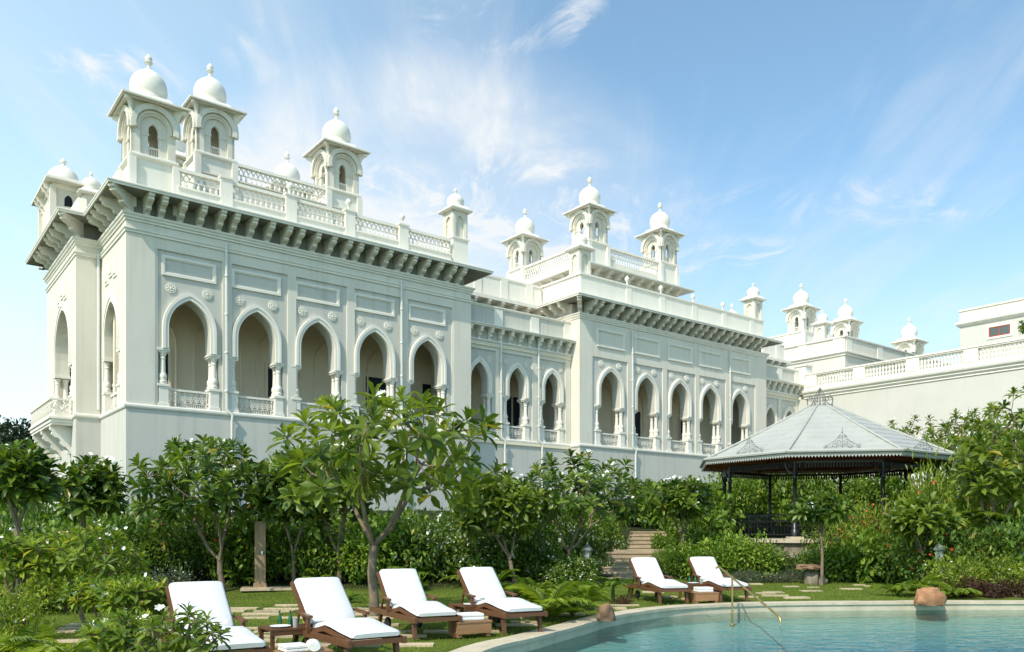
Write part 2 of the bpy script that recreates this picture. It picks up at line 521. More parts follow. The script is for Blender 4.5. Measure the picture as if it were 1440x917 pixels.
def build_pool():
    # basin: shelf along the edge, then the deep floor
    m, nt, p, N, L = new_mat('pool mosaic')
    tc = N('ShaderNodeTexCoord')
    br = N('ShaderNodeTexBrick'); br.offset = 0
    br.inputs['Scale'].default_value = 5.0; br.inputs['Brick Width'].default_value = .5; br.inputs['Row Height'].default_value = .5
    br.inputs['Mortar Size'].default_value = .02
    br.inputs['Color1'].default_value = (.003, .135, .245, 1); br.inputs['Color2'].default_value = (.006, .19, .32, 1)
    br.inputs['Mortar'].default_value = (.03, .22, .32, 1)
    L(tc.outputs['Object'], br.inputs['Vector'])
    sp = N('ShaderNodeSeparateXYZ'); L(tc.outputs['Object'], sp.inputs[0])
    rg = N('ShaderNodeMapRange'); rg.inputs['From Min'].default_value = -.95; rg.inputs['From Max'].default_value = -.34
    L(sp.outputs[2], rg.inputs['Value'])
    mx = N('ShaderNodeMix'); mx.data_type = 'RGBA'; L(rg.outputs[0], mx.inputs[0])
    L(br.outputs[0], mx.inputs[6]); mx.inputs[7].default_value = (.28, .44, .39, 1)
    L(mx.outputs[2], p.inputs['Base Color']); p.inputs['Roughness'].default_value = .5
    prof = [(.02, -.02), (0, -.36), (-.45, -.42), (-.95, -.62), (-1.5, -.90), (-2.1, -1.30)]
    rings = [pool_off(d) for d, z in prof]
    n = len(POOL); b = MB()
    vs = []; fs = []
    for (d, z), r_ in zip(prof, rings): vs += [(*q, z) for q in r_]
    for k in range(len(prof) - 1):
        fs += [(k * n + i, k * n + (i + 1) % n, (k + 1) * n + (i + 1) % n, (k + 1) * n + i) for i in range(n)]
    fs.append(tuple((len(prof) - 1) * n + i for i in range(n)))
    b.add(vs, fs)
    tag(b.build('pool_basin', m), kind='structure')
    # water
    w, nt, p, N, L = new_mat('pool water')
    nt.nodes.remove(p)
    tc = N('ShaderNodeTexCoord')
    mp = N('ShaderNodeMapping'); mp.inputs['Scale'].default_value = (1.0, 1.6, 1); L(tc.outputs['Object'], mp.inputs[0])
    n1 = N('ShaderNodeTexNoise'); n1.inputs['Scale'].default_value = 3.2; n1.inputs['Detail'].default_value = 3; n1.inputs['Distortion'].default_value = .6
    L(mp.outputs[0], n1.inputs['Vector'])
    n2 = N('ShaderNodeTexNoise'); n2.inputs['Scale'].default_value = 9; n2.inputs['Detail'].default_value = 2
    L(mp.outputs[0], n2.inputs['Vector'])
    ad = N('ShaderNodeMath'); ad.operation = 'MULTIPLY_ADD'; ad.inputs[1].default_value = .16
    L(n2.outputs['Fac'], ad.inputs[0]); L(n1.outputs['Fac'], ad.inputs[2])
    bm = N('ShaderNodeBump'); bm.inputs['Strength'].default_value = .42; bm.inputs['Distance'].default_value = .08
    L(ad.outputs[0], bm.inputs['Height'])
    gl = N('ShaderNodeBsdfGlossy'); gl.inputs['Roughness'].default_value = .015; L(bm.outputs[0], gl.inputs['Normal'])
    tr = N('ShaderNodeBsdfTransparent'); tr.inputs[0].default_value = (.72, .95, .97, 1)
    fr = N('ShaderNodeFresnel'); fr.inputs['IOR'].default_value = 1.21; L(bm.outputs[0], fr.inputs['Normal'])
    ms = N('ShaderNodeMixShader'); L(fr.outputs[0], ms.inputs[0]); L(tr.outputs[0], ms.inputs[1]); L(gl.outputs[0], ms.inputs[2])
    L(ms.outputs[0], nt.nodes['Material Output'].inputs[0])
    surf = [(*q, -.16) for q in pool_off(.01)]
    if area(POOL) < 0: surf.reverse()          # face up
    b = MB(); b.add(surf, [tuple(range(n))])
    tag(b.build('pool_water', w), kind='structure')
    # coping: separate stones along the rim as one kerb
    b = MB()
    A0 = pool_off(-.03); A1 = pool_off(.36); nn = len(A0)
    step = 4
    rr = random.Random(3)
    for i in range(0, nn, step):
        idx = [(i + k) % nn for k in range(step + 1)]
        a = [Vector(A0[k]) for k in idx]; c = [Vector(A1[k]) for k in idx]
        # small joint between the stones
        a[-1] = a[-1].lerp(a[-2], .05); c[-1] = c[-1].lerp(c[-2], .05)
        zt = .018 + rr.uniform(-.004, .004)
        top = [(*q, zt) for q in a] + [(*q, zt) for q in c[::-1]]
        mid = [(*q, -.035) for q in a] + [(*q, -.035) for q in c[::-1]]
        k = len(top)
        b.add(top + mid, [tuple(range(k))] + [(j, (j + 1) % k, k + (j + 1) % k, k + j) for j in range(k)] + [tuple(range(k, 2 * k))[::-1]])
    A2 = pool_off(.0); A3 = pool_off(.34)
    b.add([(*q, -.036) for q in A2] + [(*q, -.30) for q in A2], [(i, (i + 1) % nn, nn + (i + 1) % nn, nn + i) for i in range(nn)])
    tag(b.build('pool_coping', M['coping']), kind='structure')


build_pool()

# ------------------------------------------------------------------ the palace (local frame: x along the long front, y into the building)
THETA = atan2(.617, .787)
PX0 = ((177 - CX_PX) / F_PX * 38.0, 38.0)
palace = empty('palace', (PX0[0], PX0[1], 0), THETA)
tag(palace, 'long white palace with pointed arcades, bracketed eaves and domed roof kiosks', 'palace')


def pworld(t, w, z=0.0):
    return (PX0[0] + t * cos(THETA) - w * sin(THETA), PX0[1] + t * sin(THETA) + w * cos(THETA), z)


FR = lambda t0, w0: (lambda a, b, z: (t0 + a, w0 + b, z))            # front faces: a along x, b into the wall
LF = lambda t0, w0: (lambda a, b, z: (t0 + b, w0 + a, z))            # left faces: a along y, b into the wall


def arch_curve(r, rise, n=9):
    """half a pointed arch from springing (r, 0) to the apex (0, rise)"""
    rho = (rise * rise + r * r) / (2 * r)
    a1 = math.acos((rho - r) / rho)
    return [(-(rho - r) + rho * cos(a1 * i / n), rho * sin(a1 * i / n)) for i in range(n + 1)]


def arch_wall(b, fn, a0, a1, z0, z1, b0, b1, ops, zi, spring, rise, rlow, rup):
    """wall a0..a1 with pointed openings centred at ops: wide below the impost zi, narrower above"""
    def boxm(p0, p1, q0, q1):
        vs = [fn(x, y, z) for z in (q0, q1) for (x, y) in ((p0, b0), (p1, b0), (p1, b1), (p0, b1))]
        b.add(vs, [(3, 2, 1, 0), (4, 5, 6, 7), (0, 1, 5, 4), (1, 2, 6, 5), (2, 3, 7, 6), (3, 0, 4, 7)])
    edges = [a0]
    for c in ops: edges += [c - rlow, c + rlow]
    edges.append(a1)
    for i in range(0, len(edges), 2): boxm(edges[i], edges[i + 1], z0, zi)
    edges = [a0]
    for c in ops: edges += [c - rup, c + rup]
    edges.append(a1)
    for i in range(0, len(edges), 2): boxm(edges[i], edges[i + 1], zi, z1)
    cv = arch_curve(rup, rise)
    prof = [(x, spring + z) for x, z in cv] + [(-x, spring + z) for x, z in cv[::-1][1:]]
    for c in ops:
        n = len(prof)
        for y in (b0, b1):
            vs = [fn(c + x, y, z) for x, z in prof] + [fn(c + x, y, z1) for x, z in prof]
            b.add(vs, [(i, i + 1, n + i + 1, n + i) for i in range(n - 1)])
        vs = [fn(c + x, b0, z) for x, z in prof] + [fn(c + x, b1, z) for x, z in prof]
        b.add(vs, [(i, i + 1, n + i + 1, n + i) for i in range(n - 1)])


def arch_band(fn, c, zi, spring, rise, r, wd, proud, depth=0.0):
    """stepped moulding round the arch: two bands"""
    b = MB()
    for (o0, o1, p) in ((0.012, wd * .55, proud * .6), (wd * .55, wd, proud)):
        def curve(o):
            k = o / wd
            cv = arch_curve(r + o, rise + o * 1.2)
            pts = [(x, spring + z) for x, z in cv]
            return [(r + o, zi)] + pts + [(-x, z) for x, z in pts[::-1][1:]] + [(-(r + o), zi)]
        A = curve(o0); B = curve(o1); n = len(A)
        vs = [fn(c + x, -p, z) for x, z in A] + [fn(c + x, -p, z) for x, z in B] + [fn(c + x, depth, z) for x, z in B] + [fn(c + x, depth, z) for x, z in A]
        fs = []
        for i in range(n - 1):
            for k in range(4):
                k2 = (k + 1) % 4
                fs.append((k * n + i, k * n + i + 1, k2 * n + i + 1, k2 * n + i))
        fs += [(0, n, 2 * n, 3 * n), (n - 1, 2 * n - 1, 3 * n - 1, 4 * n - 1)]
        b.add(vs, fs)
    return b


def boxf(b, fn, a0, a1, b0, b1, z0, z1):
    vs = [fn(x, y, z) for z in (z0, z1) for (x, y) in ((a0, b0), (a1, b0), (a1, b1), (a0, b1))]
    b.add(vs, [(3, 2, 1, 0), (4, 5, 6, 7), (0, 1, 5, 4), (1, 2, 6, 5), (2, 3, 7, 6), (3, 0, 4, 7)])


# column, pedestal, bracket, rosette: meshes shared by all their repeats
def col_mesh(h):
    b = MB()
    b.lathe([(.19, 0), (.19, .05), (.21, .08), (.21, .14), (.16, .18), (.19, .30), (.195, .42), (.15, .50), (.135, .53)] +
            [(.135, .53), (.125, h * .55), (.115, h - .32), (.14, h - .30), (.14, h - .26), (.115, h - .24), (.115, h - .18), (.17, h - .06), (.19, h)], n=12)
    return b.mesh('column', M['trim'], 40)


COLUMN = col_mesh(1.50)


def frame4(b, fn, a0, a1, z0, z1, wd, proud, d=0.0):
    boxf(b, fn, a0, a1, -proud, d, z1 - wd, z1); boxf(b, fn, a0, a1, -proud, d, z0, z0 + wd)
    boxf(b, fn, a0, a0 + wd, -proud, d, z0 + wd, z1 - wd); boxf(b, fn, a1 - wd, a1, -proud, d, z0 + wd, z1 - wd)


def bracket_mesh(out, h, wd):
    # S-shaped console: (out, z) outline, z measured down from the slab
    pts = [(0, 0), (out, 0), (out, -.13 * h), (out * .90, -.20 * h), (out * .93, -.30 * h), (out * .80, -.40 * h), (out * .62, -.43 * h), (out * .50, -.52 * h),
           (out * .52, -.63 * h), (out * .42, -.72 * h), (out * .27, -.76 * h), (out * .20, -.86 * h), (out * .20, -h), (0, -h)]
    b = MB()
    n = len(pts)
    vs = [(-wd / 2, -o, z) for o, z in pts] + [(wd / 2, -o, z) for o, z in pts]
    fs = [(i, (i + 1) % n, n + (i + 1) % n, n + i) for i in range(n)]
    # the side outline is concave: fan it in strips from the wall line
    for s in (0, n):
        for i in range(1, n - 2):
            fs.append((s + 0 if pts[i][1] > -.5 * h else s + n - 1, s + i, s + i + 1))
        fs.append((s, s + 7, s + n - 1))
    b.add(vs, fs)
    b.box(-wd / 2 - .035, wd / 2 + .035, -out - .02, 0, .0, .06)
    return b.mesh('bracket', M['trim'])


BR_BIG = bracket_mesh(1.14, .84, .25)
BR_SMALL = bracket_mesh(.44, .66, .20)


def rosette_mesh(r):
    b = MB()
    b.lathe([(r, 0), (r, .045), (r * .86, .05), (r * .84, .025), (r * .3, .03), (r * .28, .07), (r * .1, .085)], n=18)
    for k in range(8):
        a = 2 * pi * k / 8
        b.lathe([(r * .17, .02), (r * .15, .06), (r * .05, .075)], (r * .56 * cos(a), r * .56 * sin(a), 0), n=8)
    b.v = [(x, -z, y) for x, y, z in b.v]
    return b.mesh('rosette', M['trim'], 50)


ROSETTE = rosette_mesh(.24)
ROSETTE_S = rosette_mesh(.19)


def jali(fn, a0, a1, z0, z1, wd=.05):
    """pierced balustrade panel: frame, diagonal lattice and rings"""
    b = MB()
    boxf(b, fn, a0 - .04, a1 + .04, -.06, .09, z1 - .10, z1)
    boxf(b, fn, a0, a1, -.03, .06, z0, z0 + .09)
    boxf(b, fn, a0, a1, -.015, .045, z0 + .26, z0 + .29)
    zb, zt = z0 + .29, z1 - .10
    h = zt - zb
    n = max(2, int(round((a1 - a0) / (h * .5))))
    s = (a1 - a0) / n
    t = .014

    def bar(p, q):
        d = Vector((q[0] - p[0], q[1] - p[1])); d.normalize(); o = Vector((-d.y, d.x)) * t
        P = [(p[0] + o.x, p[1] + o.y), (q[0] + o.x, q[1] + o.y), (q[0] - o.x, q[1] - o.y), (p[0] - o.x, p[1] - o.y)]
        b.prism(P, lambda x, z, y: fn(x, y, z), 0.0, .03)
    for i in range(n):
        x0, x1, xm = a0 + i * s, a0 + (i + 1) * s, a0 + (i + .5) * s
        zm = (zb + zt) / 2
        for p, q in (((x0, zb), (xm, zm)), ((xm, zm), (x1, zt)), ((x0, zt), (xm, zm)), ((xm, zm), (x1, zb))): bar(p, q)
        bar((x0, zb), (x0, zt))
        pts = [(xm + s * .36 * cos(2 * pi * k / 10), zm + h * .36 * sin(2 * pi * k / 10)) for k in range(11)]
        for p, q in zip(pts, pts[1:]): bar(p, q)
        pts = [(x0 + s * .20 * cos(2 * pi * k / 8), zm + h * .2 * sin(2 * pi * k / 8)) for k in range(9)]
        for p, q in zip(pts, pts[1:]): bar(p, q)
        for k in range(3):
            xx = x0 + s * (k + .5) / 3
            bar((xx, z0 + .09), (xx, z0 + .26))
    return b


def roof_balustrade(fn, a0, a1, z0, z1):
    """small balusters carrying a band of interlaced arches and a rail"""
    b = MB()
    boxf(b, fn, a0, a1, -.06, .16, z1 - .12, z1)
    boxf(b, fn, a0, a1, -.08, .18, z1 - .16, z1 - .12)
    boxf(b, fn, a0, a1, -.03, .13, z0, z0 + .06)
    zt = z1 - .16
    zm = z0 + (zt - z0) * .48
    n = max(3, int(round((a1 - a0) / .27)))
    s = (a1 - a0) / n
    boxf(b, fn, a0, a1, .0, .10, zm, zm + .035)
    for i in range(n):
        x = a0 + (i + .5) * s
        q = fn(x, .05, z0 + .06); hh = zm - z0 - .06
        b.lathe([(.07, 0), (.045, .04), (.075, hh * .35), (.04, hh * .75), (.07, hh)], q, 6)
    hh = zt - zm - .035
    rr = s * 1.0
    for i in range(-1, n):
        pts = []
        for k in range(7):
            a = pi * k / 6
            x = a0 + (i + 1) * s + rr * cos(a); z = zm + .035 + hh * .98 * sin(a)
            x = min(max(x, a0), a1)
            pts.append((x, z))
        for p, q in zip(pts, pts[1:]):
            d = Vector((q[0] - p[0], q[1] - p[1]))
            if d.length < .01: continue
            d.normalize(); o = Vector((-d.y, d.x)) * .022
            b.prism([(p[0] + o.x, p[1] + o.y), (q[0] + o.x, q[1] + o.y), (q[0] - o.x, q[1] - o.y), (p[0] - o.x, p[1] - o.y)], lambda x, z, y: fn(x, y, z), .015, .085)
    return b


def finial_mesh(h, name='finial'):
    b = MB()
    k = h
    b.lathe([(.13 * k, 0), (.15 * k, .06 * k), (.09 * k, .12 * k), (.07 * k, .30 * k), (.16 * k, .42 * k), (.24 * k, .58 * k), (.24 * k, .70 * k), (.15 * k, .84 * k), (.05 * k, .92 * k), (.07 * k, .96 * k), (.01, 1.0 * k)], n=12)
    return b.mesh(name, M['dome'], 60)


URN = finial_mesh(.72)


# ---- roof kiosk (chhatri): big square kind; local z = 0 at the ledge
def big_kiosk_parts():
    H = .98
    base = MB()
    base.sqlathe([(H, 0), (H + .05, .0), (H + .12, -.05), (H + .12, -.14), (H + .04, -.22), (H + .01, -.24)][::-1])
    for sx in (-1, 1):
        for sy in (-1, 1):
            base.box(sx * H - .16 + (-.0 if sx > 0 else .0), sx * H + .16 - .0, sy * H - .16, sy * H + .16, -2.6, -.241)
    base.box(-H + .02, H - .02, -H + .02, H - .02, -2.6, -.241)
    body = MB()
    rot = [lambda a, b_, z: (a, -H + b_, z), lambda a, b_, z: (H - b_, a, z), lambda a, b_, z: (-a, H - b_, z), lambda a, b_, z: (-H + b_, -a, z)]
    for fn in rot:
        # outer skin with a round opening, inner skin with a small cusped one
        arch_wall(body, fn, -H, H, 0, 2.5, 0, .12, [0], .9, 1.32, .62, .62, .62)
        arch_wall(body, fn, -H + .13, H - .13, 0, 2.4, .13, .30, [0], 1.00, 1.24, .36, .24, .22)
        boxf(body, fn, -.62, -.20, .09, .13, .98, 1.06); boxf(body, fn, .20, .62, .09, .13, .98, 1.06)
        # hood: two round ribs
        for (r0, r1, p) in ((.84, 1.08, .20), (.70, .80, .07)):
            n = 16
            vs = []
            for k in range(n + 1):
                a = pi * k / n * 1.12 - pi * .06
                for r in (r0, r1):
                    for y in (-p, .0):
                        vs.append(fn(r * cos(a), y, 1.34 + r * sin(a)))
            fs = []
            for k in range(n):
                i = 4 * k; j = i + 4
                fs += [(i, i + 2, j + 2, j), (i + 1, j + 1, j + 3, i + 3), (i, j, j + 1, i + 1), (i + 2, i + 3, j + 3, j + 2)]
            fs += [(0, 1, 3, 2), (4 * n, 4 * n + 2, 4 * n + 3, 4 * n + 1)]
            body.add(vs, fs)
        # little balusters in the opening
        boxf(body, fn, -.22, .22, .17, .24, .42, .50)
        for k in range(4):
            x = -.165 + .11 * k
            boxf(body, fn, x - .02, x + .02, .19, .23, .06, .42)
        boxf(body, fn, -.22, .22, .17, .24, .0, .06)
    can = MB()
    can.sqlathe([(1.40, 2.43), (1.47, 2.43), (1.51, 2.46), (1.51, 2.53), (1.30, 2.60), (1.05, 2.70), (.90, 2.82), (.84, 2.92), (.78, 3.0)])
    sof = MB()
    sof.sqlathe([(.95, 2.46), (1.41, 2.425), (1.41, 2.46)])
    for sx in (-1, 1):
        for sy in (-1, 1):
            d = Vector((sx, sy)).normalized()
            pts = [(0, 2.45), (.60, 2.41), (.55, 2.28), (.34, 2.20), (.22, 2.02), (.14, 1.74), (0, 1.68)]
            o = Vector((-d.y, d.x))
            c0 = Vector((sx * H, sy * H)) - d * .06
            can.prism(pts, lambda p, q, e: (c0.x + d.x * p + o.x * e, c0.y + d.y * p + o.y * e, q), -.07, .07)
    dome = MB()
    dome.lathe([(.74, 2.98), (.79, 3.04), (.75, 3.10), (.73, 3.14), (.79, 3.26), (.84, 3.44), (.85, 3.62), (.83, 3.80), (.77, 3.99), (.66, 4.17), (.49, 4.33), (.29, 4.46), (.15, 4.54), (.09, 4.60)], n=28)
    fin = MB()
    fin.lathe([(.10, 4.56), (.13, 4.62), (.075, 4.68), (.07, 4.80), (.17, 4.85), (.20, 4.91), (.13, 4.97), (.17, 5.05), (.16, 5.15), (.08, 5.23), (.05, 5.29), (.01, 5.33)], n=14)
    return [('base', base.mesh('base', M['trim'])), ('body', body.mesh('body', M['pier'])), ('canopy', can.mesh('canopy', M['trim'], 30)), ('soffit', sof.mesh('soffit', M['soffit'])),
            ('dome', dome.mesh('dome', M['dome'], 60)), ('finial', fin.mesh('finial', M['dome'], 60))]


def small_kiosk_parts():
    H = .52
    base = MB()
    base.sqlathe([(H - .02, -2.0), (H + .03, -2.0), (H + .03, -.16), (H + .10, -.10), (H + .10, -.03), (H, 0)])
    body = MB()
    rot = [lambda a, b_, z: (a, -H + b_, z), lambda a, b_, z: (H - b_, a, z), lambda a, b_, z: (-a, H - b_, z), lambda a, b_, z: (-H + b_, -a, z)]
    for fn in rot:
        arch_wall(body, fn, -H, H, 0, 1.6, 0, .10, [0], .8, .98, .34, .28, .26)
        boxf(body, fn, -.33, .33, .11, .15, 0, 1.45)
        b_ = body
        for sx in (-1, 1): boxf(b_, fn, sx * (H - .09) - .07, sx * (H - .09) + .07, -.03, 0, .0, 1.5)
    can = MB()
    can.sqlathe([(.50, 1.60), (.70, 1.60), (.78, 1.68), (.78, 1.75), (.62, 1.86), (.52, 1.98), (.48, 2.0)])
    dome = MB()
    dome.lathe([(.46, 1.98), (.50, 2.03), (.47, 2.08), (.53, 2.20), (.54, 2.34), (.48, 2.52), (.34, 2.68), (.16, 2.77), (.06, 2.80)], n=22)
    fin = MB()
    fin.lathe([(.06, 2.78), (.08, 2.82), (.045, 2.90), (.11, 2.95), (.10, 3.05), (.04, 3.12), (.01, 3.16)], n=12)
    return [('base', base.mesh('base', M['trim'])), ('body', body.mesh('body', M['pier'])), ('canopy', can.mesh('canopy', M['trim'], 30)),
            ('dome', dome.mesh('dome', M['dome'], 60)), ('finial', fin.mesh('finial', M['dome'], 60))]


BIG = big_kiosk_parts()
SMALL = small_kiosk_parts()


def kiosk(parent, t, w, z, kind=BIG, sc=1.0):
    k = empty('kiosk', (t, w, z), 0, parent)
    k.scale = (sc, sc, sc)
    for nm, me in kind: place(me, nm, k)
    return k


STRING = [(0, 7.22), (.06, 7.25), (.09, 7.32), (.09, 7.41), (.03, 7.45), (0, 7.45)]
MOLD2 = [(0, 15.36), (.05, 15.38), (.05, 15.46), (.10, 15.52), (.10, 15.56), (0, 15.57)]
CORN = [(0, 15.90), (.05, 15.92), (.05, 15.99), (.12, 16.05), (.12, 16.11), (.18, 16.17), (.20, 16.23), (.20, 16.25), (-.35, 16.26)]
EAVE = [(.88, 17.10), (.95, 17.10), (.95, 17.17), (.98, 17.20), (.99, 17.26), (.96, 17.29), (-.3, 17.33)]
SOFF = [(-.4, 17.105), (.88, 17.105)]


def bay_front(fn_t, fn_w, centres, half_pitch, top_recess, panel=None, ros=ROSETTE, ros_z=13.1, ros_dx=.86, spring=11.22, rise=1.42, rup=.97, rlow=1.42, wall_top=15.84,
              pilaster_w=.46, name='front', pp=0.0):
    """pilasters, frames, columns, arch mouldings of a run of bays; the wall itself is made by the caller"""
    fn = FR(fn_t, fn_w)
    for c in centres:
        arch_band(fn, c, 10.20, spring, rise, rup, .29, .09, .10).build('arch_molding', M['trim'], palace, 35)
        for s in (-1, 1):
            p = MB()
            x = c + s * (rup + rlow) / 2
            hw = (rlow - rup) / 2 + .01
            boxf(p, fn, x - hw + .02, x + hw - .02, .03, .76, 7.45, 8.40); boxf(p, fn, x - hw - .04, x + hw + .03, -.02, .80, 8.40, 8.52)
            boxf(p, fn, x - hw - .03, x + hw + .03, -.02, .80, 7.452, 7.60)
            p.build('pedestal', M['trim'], palace)
            cp = MB()
            boxf(cp, fn, x - hw - .06, x + hw + .05, .0, .80, 10.10, 10.20); boxf(cp, fn, x - hw - .02, x + hw + .02, .04, .76, 10.02, 10.10)
            cp.build('impost', M['trim'], palace)
            for d in (.20, .60):
                place(COLUMN, 'column', palace, fn(x, d, 8.52))
            place(ros, 'rosette', palace, fn(c + s * ros_dx, .10, ros_z))
        jali(FR(fn_t, fn_w + .30), c - rup + .02, c + rup - .02, 7.45, 8.36).build('balustrade', M['trim'], palace)
        if panel:
            pb = MB(); frame4(pb, fn, c - panel[0], c + panel[0], panel[1], panel[2], .12, -.02 + pp, .10)
            frame4(pb, fn, c - panel[0] + .12, c + panel[0] - .12, panel[1] + .12, panel[2] - .12, .05, -.06 + pp, .10)
            pb.build('wall_panel', M['trim'], palace)


def pavilion(t0, width, bays, centres, two_mold, panel, recess_top):
    tE = t0 + width
    # masonry of the arcade storey (recessed 10 cm between the pilasters)
    b = MB()
    e0, e1 = bays[0], bays[-1]
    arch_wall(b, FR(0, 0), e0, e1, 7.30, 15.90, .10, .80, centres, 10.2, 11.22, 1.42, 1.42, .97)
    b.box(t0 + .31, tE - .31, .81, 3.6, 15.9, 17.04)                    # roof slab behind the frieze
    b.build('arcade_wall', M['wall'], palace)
    for (a, c) in ((t0, e0), (e1, tE)):
        b = MB(); b.box(a + .004, c, .004, .80, 7.30, 15.90); b.build('corner_pier', M['pier'], palace)
    b = MB()
    for x in bays[1:-1]: b.box(x - .23, x + .23, .015, .10, 7.45, recess_top - .25)
    b.box(e0, e1, .018, .10, recess_top - .25, 15.91)
    for x in (e0, e1): b.box(x - (.0 if x == e0 else .10), x + (.10 if x == e0 else 0), .03, .10, 7.45, recess_top - .25)
    b.build('pilaster', M['pier'], palace)
    # frieze behind the brackets
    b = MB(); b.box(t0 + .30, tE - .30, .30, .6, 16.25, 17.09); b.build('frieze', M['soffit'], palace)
    # lower storey
    return tE


def brackets(positions, fn, rz, z, me):
    for a in positions: place(me, 'bracket', palace, fn(a), rz)


def veranda(t0, t1, w0, doors, zc=14.5):
    b = MB()
    b.box(t0, t1, w0, w0 + .25, 7.3, zc)
    b.box(t0, t1, .82, w0, zc, zc + .1)
    b.box(t0, t1, .82, w0, 7.1, 7.30)
    for i in range(int((t1 - t0) / 3.4) + 1):                           # shallow blind arches on the back wall
        c = t0 + 1.7 + i * 3.4
        if c > t1 - 1: break
        fnn = FR(0, w0)
        cv = arch_curve(1.25, 1.5, 7)
        pts = [(1.25, 7.3)] + [(x, 11.2 + z) for x, z in cv] + [(-x, 11.2 + z) for x, z in cv[::-1][1:]] + [(-1.25, 7.3)]
        for p, q in zip(pts, pts[1:]):
            b.tube([(c + p[0], w0 - .03, p[1]), (c + q[0], w0 - .03, q[1])], .07, 5, False)
    b.build('veranda', M['inner'], palace)
    for (d0, d1) in doors:
        d = MB(); d.box(d0, d1, w0 - .03, w0 + .1, 7.32, 10.85)
        o = d.build('door', M['dark'], palace)
        fr = MB()
        for (x0, x1, z0, z1) in ((d0 - .14, d0, 7.32, 10.99), (d1, d1 + .14, 7.32, 10.99), (d0, d1, 10.85, 10.99)): fr.box(x0, x1, w0 - .07, w0 + .05, z0, z1)
        fr.build('door_frame', M['inner'], o)


# pavilion at the near corner
B1 = [1.29 + 3.382 * i for i in range(6)]
C1 = [2.87, 6.18, 9.50, 12.90, 16.36]
pavilion(0, 19.45, B1, C1, True, None, 15.10)
bay_front(0, 0, C1, 1.69, 15.1, (1.27, 13.68, 14.62))
veranda(.3, 19.3, 3.6, [(1.3, 2.85), (8.15, 9.6), (14.2, 15.6), (18.2, 19.1)])
# second pavilion
B2 = [29.55 + 3.70 * i for i in range(6)]
C2 = [31.33, 34.96, 38.60, 42.16, 45.85]
pavilion(28.4, 21.05, B2, C2, False, None, 13.75)
bay_front(0, 0, C2, 1.85, 13.75, (1.35, 14.22, 15.46), spring=11.22, pp=.09)
veranda(28.7, 49.2, 3.6, [(36.6, 38.1), (42.6, 44.0), (48.2, 49.1)])
# side wall of the second pavilion seen over the link, and the end walls
for (a, c) in ((28.404, 29.2), (49.44 - .8, 49.44), (19.44 - .6, 19.44)):
    b = MB(); b.box(a, c, .81, 9.0, 1.0, 17.04); b.build('side_wall', M['pier'], palace)


# link between the pavilions
def link(t0, t1, w0, centres, edges, name):
    b = MB()
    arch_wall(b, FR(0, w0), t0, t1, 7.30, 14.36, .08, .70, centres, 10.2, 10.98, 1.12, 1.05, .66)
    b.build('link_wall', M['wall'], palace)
    bay_front(0, w0, centres, 1.5, 13, None, ROSETTE_S, 12.42, .82, 10.98, 1.12, .66, 1.05)
    b = MB()
    for x in edges: b.box(x - .22, x + .22, w0, w0 + .08, 7.45, 12.95)
    b.box(t0, t1, w0 + .003, w0 + .08, 12.95, 13.30)
    b.build('pilaster', M['pier'], palace)
    b = MB(); b.sweep([(t1, w0), (t0, w0)], [(0, 13.30), (.06, 13.33), (.06, 13.40), (.16, 13.48), (.16, 13.54), (-.05, 13.55)], side=-1)
    b.build('cornice', M['trim'], palace)
    n = int((t1 - t0) / .78)
    for i in range(n):
        place(BR_SMALL, 'bracket', palace, (t0 + (t1 - t0) * (i + .5) / n, w0 + .02, 14.22))
    b = MB(); b.sweep([(t1, w0), (t0, w0)], [(-.1, 14.28), (.50, 14.28), (.52, 14.34), (.57, 14.38), (.57, 14.44), (-.3, 14.46)], side=-1)
    b.build('eave', M['trim'], palace)
    # parapet with shallow panels and posts
    b = MB(); b.box(t0, t1, w0 + .06, w0 + .40, 14.45, 15.62)
    b.build('parapet', M['wall'], palace)
    b = MB(); b.box(t0, t1, w0, w0 + .46, 15.62, 15.70); b.box(t0, t1, w0 - .05, w0 + .5, 15.70, 15.78)
    b.box(t0, t1, w0 + .02, w0 + .3, 14.46, 14.62)
    for x in edges: b.box(x - .34, x + .34, w0 - .015, w0 + .4, 14.46, 15.62)
    b.build('parapet_rail', M['trim'], palace)


link(19.45, 28.40, .9, [20.72, 23.73, 26.73], [22.22, 25.23, 28.15], 'link')
link(49.45, 55.5, .9, [51.3, 54.1], [49.9, 52.7, 55.3], 'link')
veranda(19.45, 28.4, 4.1, [(25.2, 26.9)], 13.2)
veranda(49.45, 55.4, 4.1, [(53.0, 54.2)], 13.2)
# upper storey set back behind the links
for (a, c) in ((19.46, 28.39), (49.46, 58.0)):
    b = MB(); b.box(a, c, 4.3, 9.0, 14.3, 17.04); b.build('upper_wall', M['pier'], palace)
    b = MB(); b.box(a, c, 3.30, 5.0, 17.045, 17.28); b.box(a, c, 3.9, 4.3, 16.1, 16.35); b.build('eave', M['trim'], palace)
    n = int((c - a) / 1.0)
    for i in range(n): place(BR_BIG, 'bracket', palace, (a + (c - a) * (i + .5) / n, 4.45, 17.035))
    b = MB(); b.box(a, c, 4.0, 4.3, 17.281, 18.78); b.box(a, c, 3.95, 4.36, 18.78, 18.92)
    for i in range(4): x = a + (c - a) * (i + .5) / 4; b.box(x - .3, x + .3, 3.94, 4.3, 17.281, 18.78)
    b.build('parapet', M['trim'], palace)

